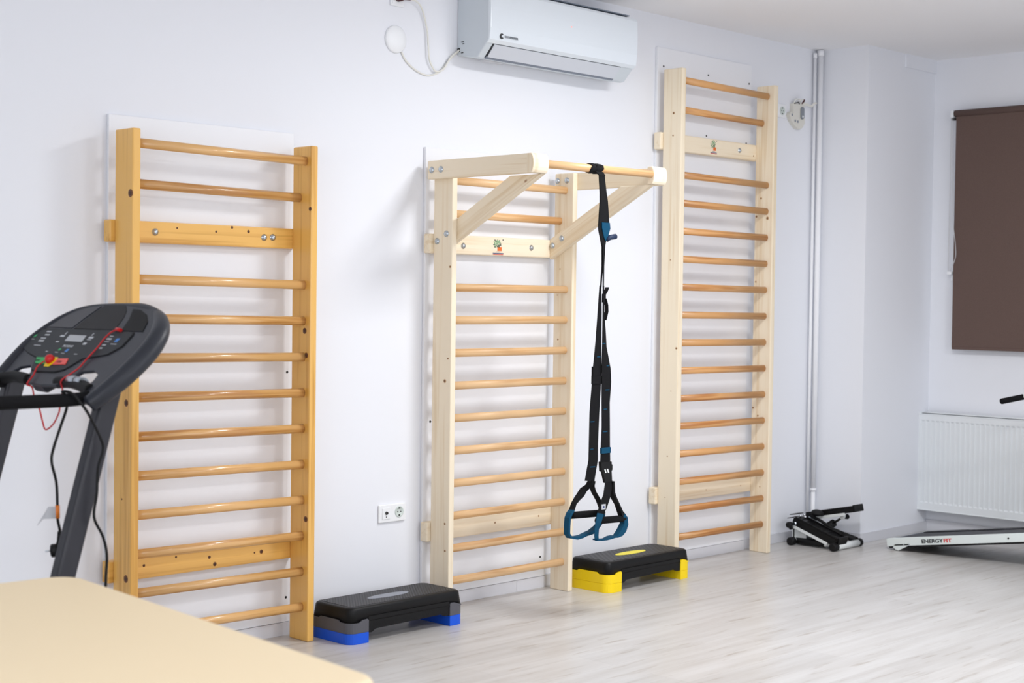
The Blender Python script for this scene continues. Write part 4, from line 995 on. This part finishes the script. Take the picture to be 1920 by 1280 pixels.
def power_cord():
    t = thing('power_cable', 'black power cord draped over the treadmill handrail, plug hanging with a tag', 'power cord', (2.4, -1.09, 0))
    pts = [(2.362,-1.00,0.740),(2.366,-1.00,0.765),(2.358,-1.00,0.804),(2.357,-1.00,0.848),(2.353,-1.00,0.916),(2.337,-1.00,0.981),(2.344,-1.00,1.024),(2.366,-1.00,1.085),(2.371,-1.03,1.150),(2.350,-1.056,1.186),(2.330,-1.075,1.1985),(2.345,-1.100,1.195),(2.362,-1.118,1.170),(2.386,-1.13,1.131),(2.429,-1.13,1.052),(2.435,-1.13,1.018),(2.419,-1.13,0.967),(2.415,-1.13,0.89),(2.406,-1.13,0.819),(2.436,-1.13,0.758),(2.45,-1.13,0.699),(2.447,-1.13,0.619),(2.44,-1.13,0.40),(2.43,-1.13,0.10),(2.42,-1.12,0.012),(2.36,-1.06,0.008)]
    MB().tube(smooth_path(pts, 6), 0.0044, 10).build('cable', M_rubber, t)
    b = MB().tube([(2.366,-1.00,0.765),(2.366,-1.00,0.735),(2.362,-1.00,0.715)], [0.0075,0.0095,0.012], 12)
    b.lathe((2.350,-1.00,0.708), (0.75,-0.62,0.1), [(-0.012,0.018),(-0.010,0.0205),(0.010,0.0205),(0.013,0.017)], 18)
    p = b.build('plug', M_black, t)
    MB().cyl((2.340,-1.004,0.709),(2.318,-1.000,0.709), 0.0024, 8).build('pin', M_steel, p)
    MB().tube([(2.357,-1.00,0.846),(2.358,-1.00,0.806)], 0.0068, 10).build('sleeve', M_orange, t)
    b = MB().hexa([(2.353,-1.001,0.806),(2.353,-0.999,0.806),(2.353,-0.999,0.842),(2.353,-1.001,0.842),(2.312,-1.001,0.808),(2.312,-0.999,0.808),(2.326,-0.999,0.844),(2.326,-1.001,0.844)])
    b.hexa([(2.326,-1.001,0.842),(2.326,-0.999,0.842),(2.312,-0.999,0.810),(2.312,-1.001,0.810),(2.290,-1.004,0.794),(2.290,-1.002,0.794),(2.288,-1.002,0.790),(2.288,-1.004,0.790)])
    b.build('paper_tag', M_tagp, t)
power_cord()

# ------------------------------------------------------------------ massage table in the foreground
def table():
    t = thing('massage_table', 'beige padded massage table in the left foreground', 'treatment table', (1.75, -2.2, 0))
    a = Vector((2.158, -1.440)); d = Vector((-0.087, -0.9962)); w = Vector((-0.9962, 0.087)); L = 1.475; W = 0.80; r = 0.075
    def Q(u, v, z): p = a + d*u + w*v; return Vector((p.x, p.y, z))
    def ring(k, z, rad):
        pts = []
        for cu, cv, a0 in ((k+rad, k+rad, 180), (L-k-rad, k+rad, 270), (L-k-rad, W-k-rad, 0), (k+rad, W-k-rad, 90)):
            for i in range(9):
                th = math.radians(a0 + 90*i/8); pts.append(Q(cu + rad*math.cos(th), cv + rad*math.sin(th), z))
        return pts
    m = MB(); loft(m, [ring(0.004,0.655,r), ring(0.0,0.662,r), ring(0.0,0.704,r), ring(0.003,0.712,r), ring(0.009,0.7175,r-0.006), ring(0.018,0.72,r-0.012)], True)
    m.build('cushion', M_beige, t)
    fr = MB()
    for u0, u1, v0, v1 in ((0.10,L-0.10,0.10,0.14),(0.10,L-0.10,W-0.14,W-0.10),(0.10,0.14,0.10,W-0.10),(L-0.14,L-0.10,0.10,W-0.10)):
        fr.hexa([Q(u0,v0,0.60),Q(u1,v0,0.60),Q(u1,v1,0.60),Q(u0,v1,0.60),Q(u0,v0,0.655),Q(u1,v0,0.655),Q(u1,v1,0.655),Q(u0,v1,0.655)])
    fr.build('frame', M_frame2, t)
    for u, v in ((0.12,0.12),(L-0.12,0.12),(0.12,W-0.12),(L-0.12,W-0.12)):
        MB().cyl(Q(u,v,0.0), Q(u,v,0.605), 0.02, 16).build('leg', M_frame2, t)
table()

# ------------------------------------------------------------------ camera
cam = bpy.data.cameras.new('camera'); co = bpy.data.objects.new('camera', cam); COL.objects.link(co)
cam.sensor_width = 36.0; cam.sensor_fit = 'HORIZONTAL'; cam.lens = 2850.0/1920*36.0
right = Vector((0.69687616, -0.71708138, 0.01256627)); up = Vector((0.01143027, 0.02862407, 0.99952489)); fwd = Vector((0.71710039, 0.69640144, -0.02814387))
mw = Matrix(((right.x, up.x, -fwd.x, 0.0), (right.y, up.y, -fwd.y, -5.2165), (right.z, up.z, -fwd.z, 1.494), (0,0,0,1)))
co.matrix_world = mw
cam.clip_start = 0.05
cam.dof.use_dof = True; cam.dof.focus_distance = 7.0; cam.dof.aperture_fstop = 3.2
scene.camera = co

# ------------------------------------------------------------------ light: two ceiling lamps of the room, plus added fill
def lamp(name, x, y, sx, sy, power, col=(0.98, 0.99, 1.0)):
    l = bpy.data.lights.new(name, 'AREA'); l.shape = 'RECTANGLE'; l.size = sx; l.size_y = sy; l.energy = power; l.color = col
    o = bpy.data.objects.new(name, l); COL.objects.link(o); o.location = (x, y, H-0.03)
    return o
lamp('ceiling_lamp', 5.6, -1.9, 0.6, 0.6, 43)
lamp('ceiling_lamp', 5.6, -5.0, 0.6, 0.6, 58)
lamp('ceiling_lamp', 0.9, -4.6, 1.2, 0.6, 20)  # unseen third lamp, added as fill for the left side
def add_fill(x, y, z, sx, sy, power, rot):  # soft cool fill areas added at the unseen walls, no window known there
    l = bpy.data.lights.new('fill_light', 'AREA'); l.shape = 'RECTANGLE'; l.size = sx; l.size_y = sy; l.energy = power; l.color = (0.94, 0.97, 1.0)
    o = bpy.data.objects.new('fill_light', l); COL.objects.link(o); o.location = (x, y, z); o.rotation_euler = rot
add_fill(X0+0.03, -4.4, 1.65, 3.0, 1.7, 46, (math.radians(90), 0, math.radians(-90)))
add_fill(3.5, Y0+0.03, 1.65, 4.0, 1.7, 36, (math.radians(90), 0, 0))
w = bpy.data.worlds.new('world'); scene.world = w; w.use_nodes = True
w.node_tree.nodes['Background'].inputs['Color'].default_value = (0.8, 0.87, 1.0, 1)
w.node_tree.nodes['Background'].inputs['Strength'].default_value = 0.3

vs = scene.view_settings
vs.view_transform = 'Standard'; vs.look = 'None'; vs.exposure = 0.49; vs.gamma = 1.0; vs.use_curve_mapping = False
scene.cycles.max_bounces = 10; scene.cycles.diffuse_bounces = 6
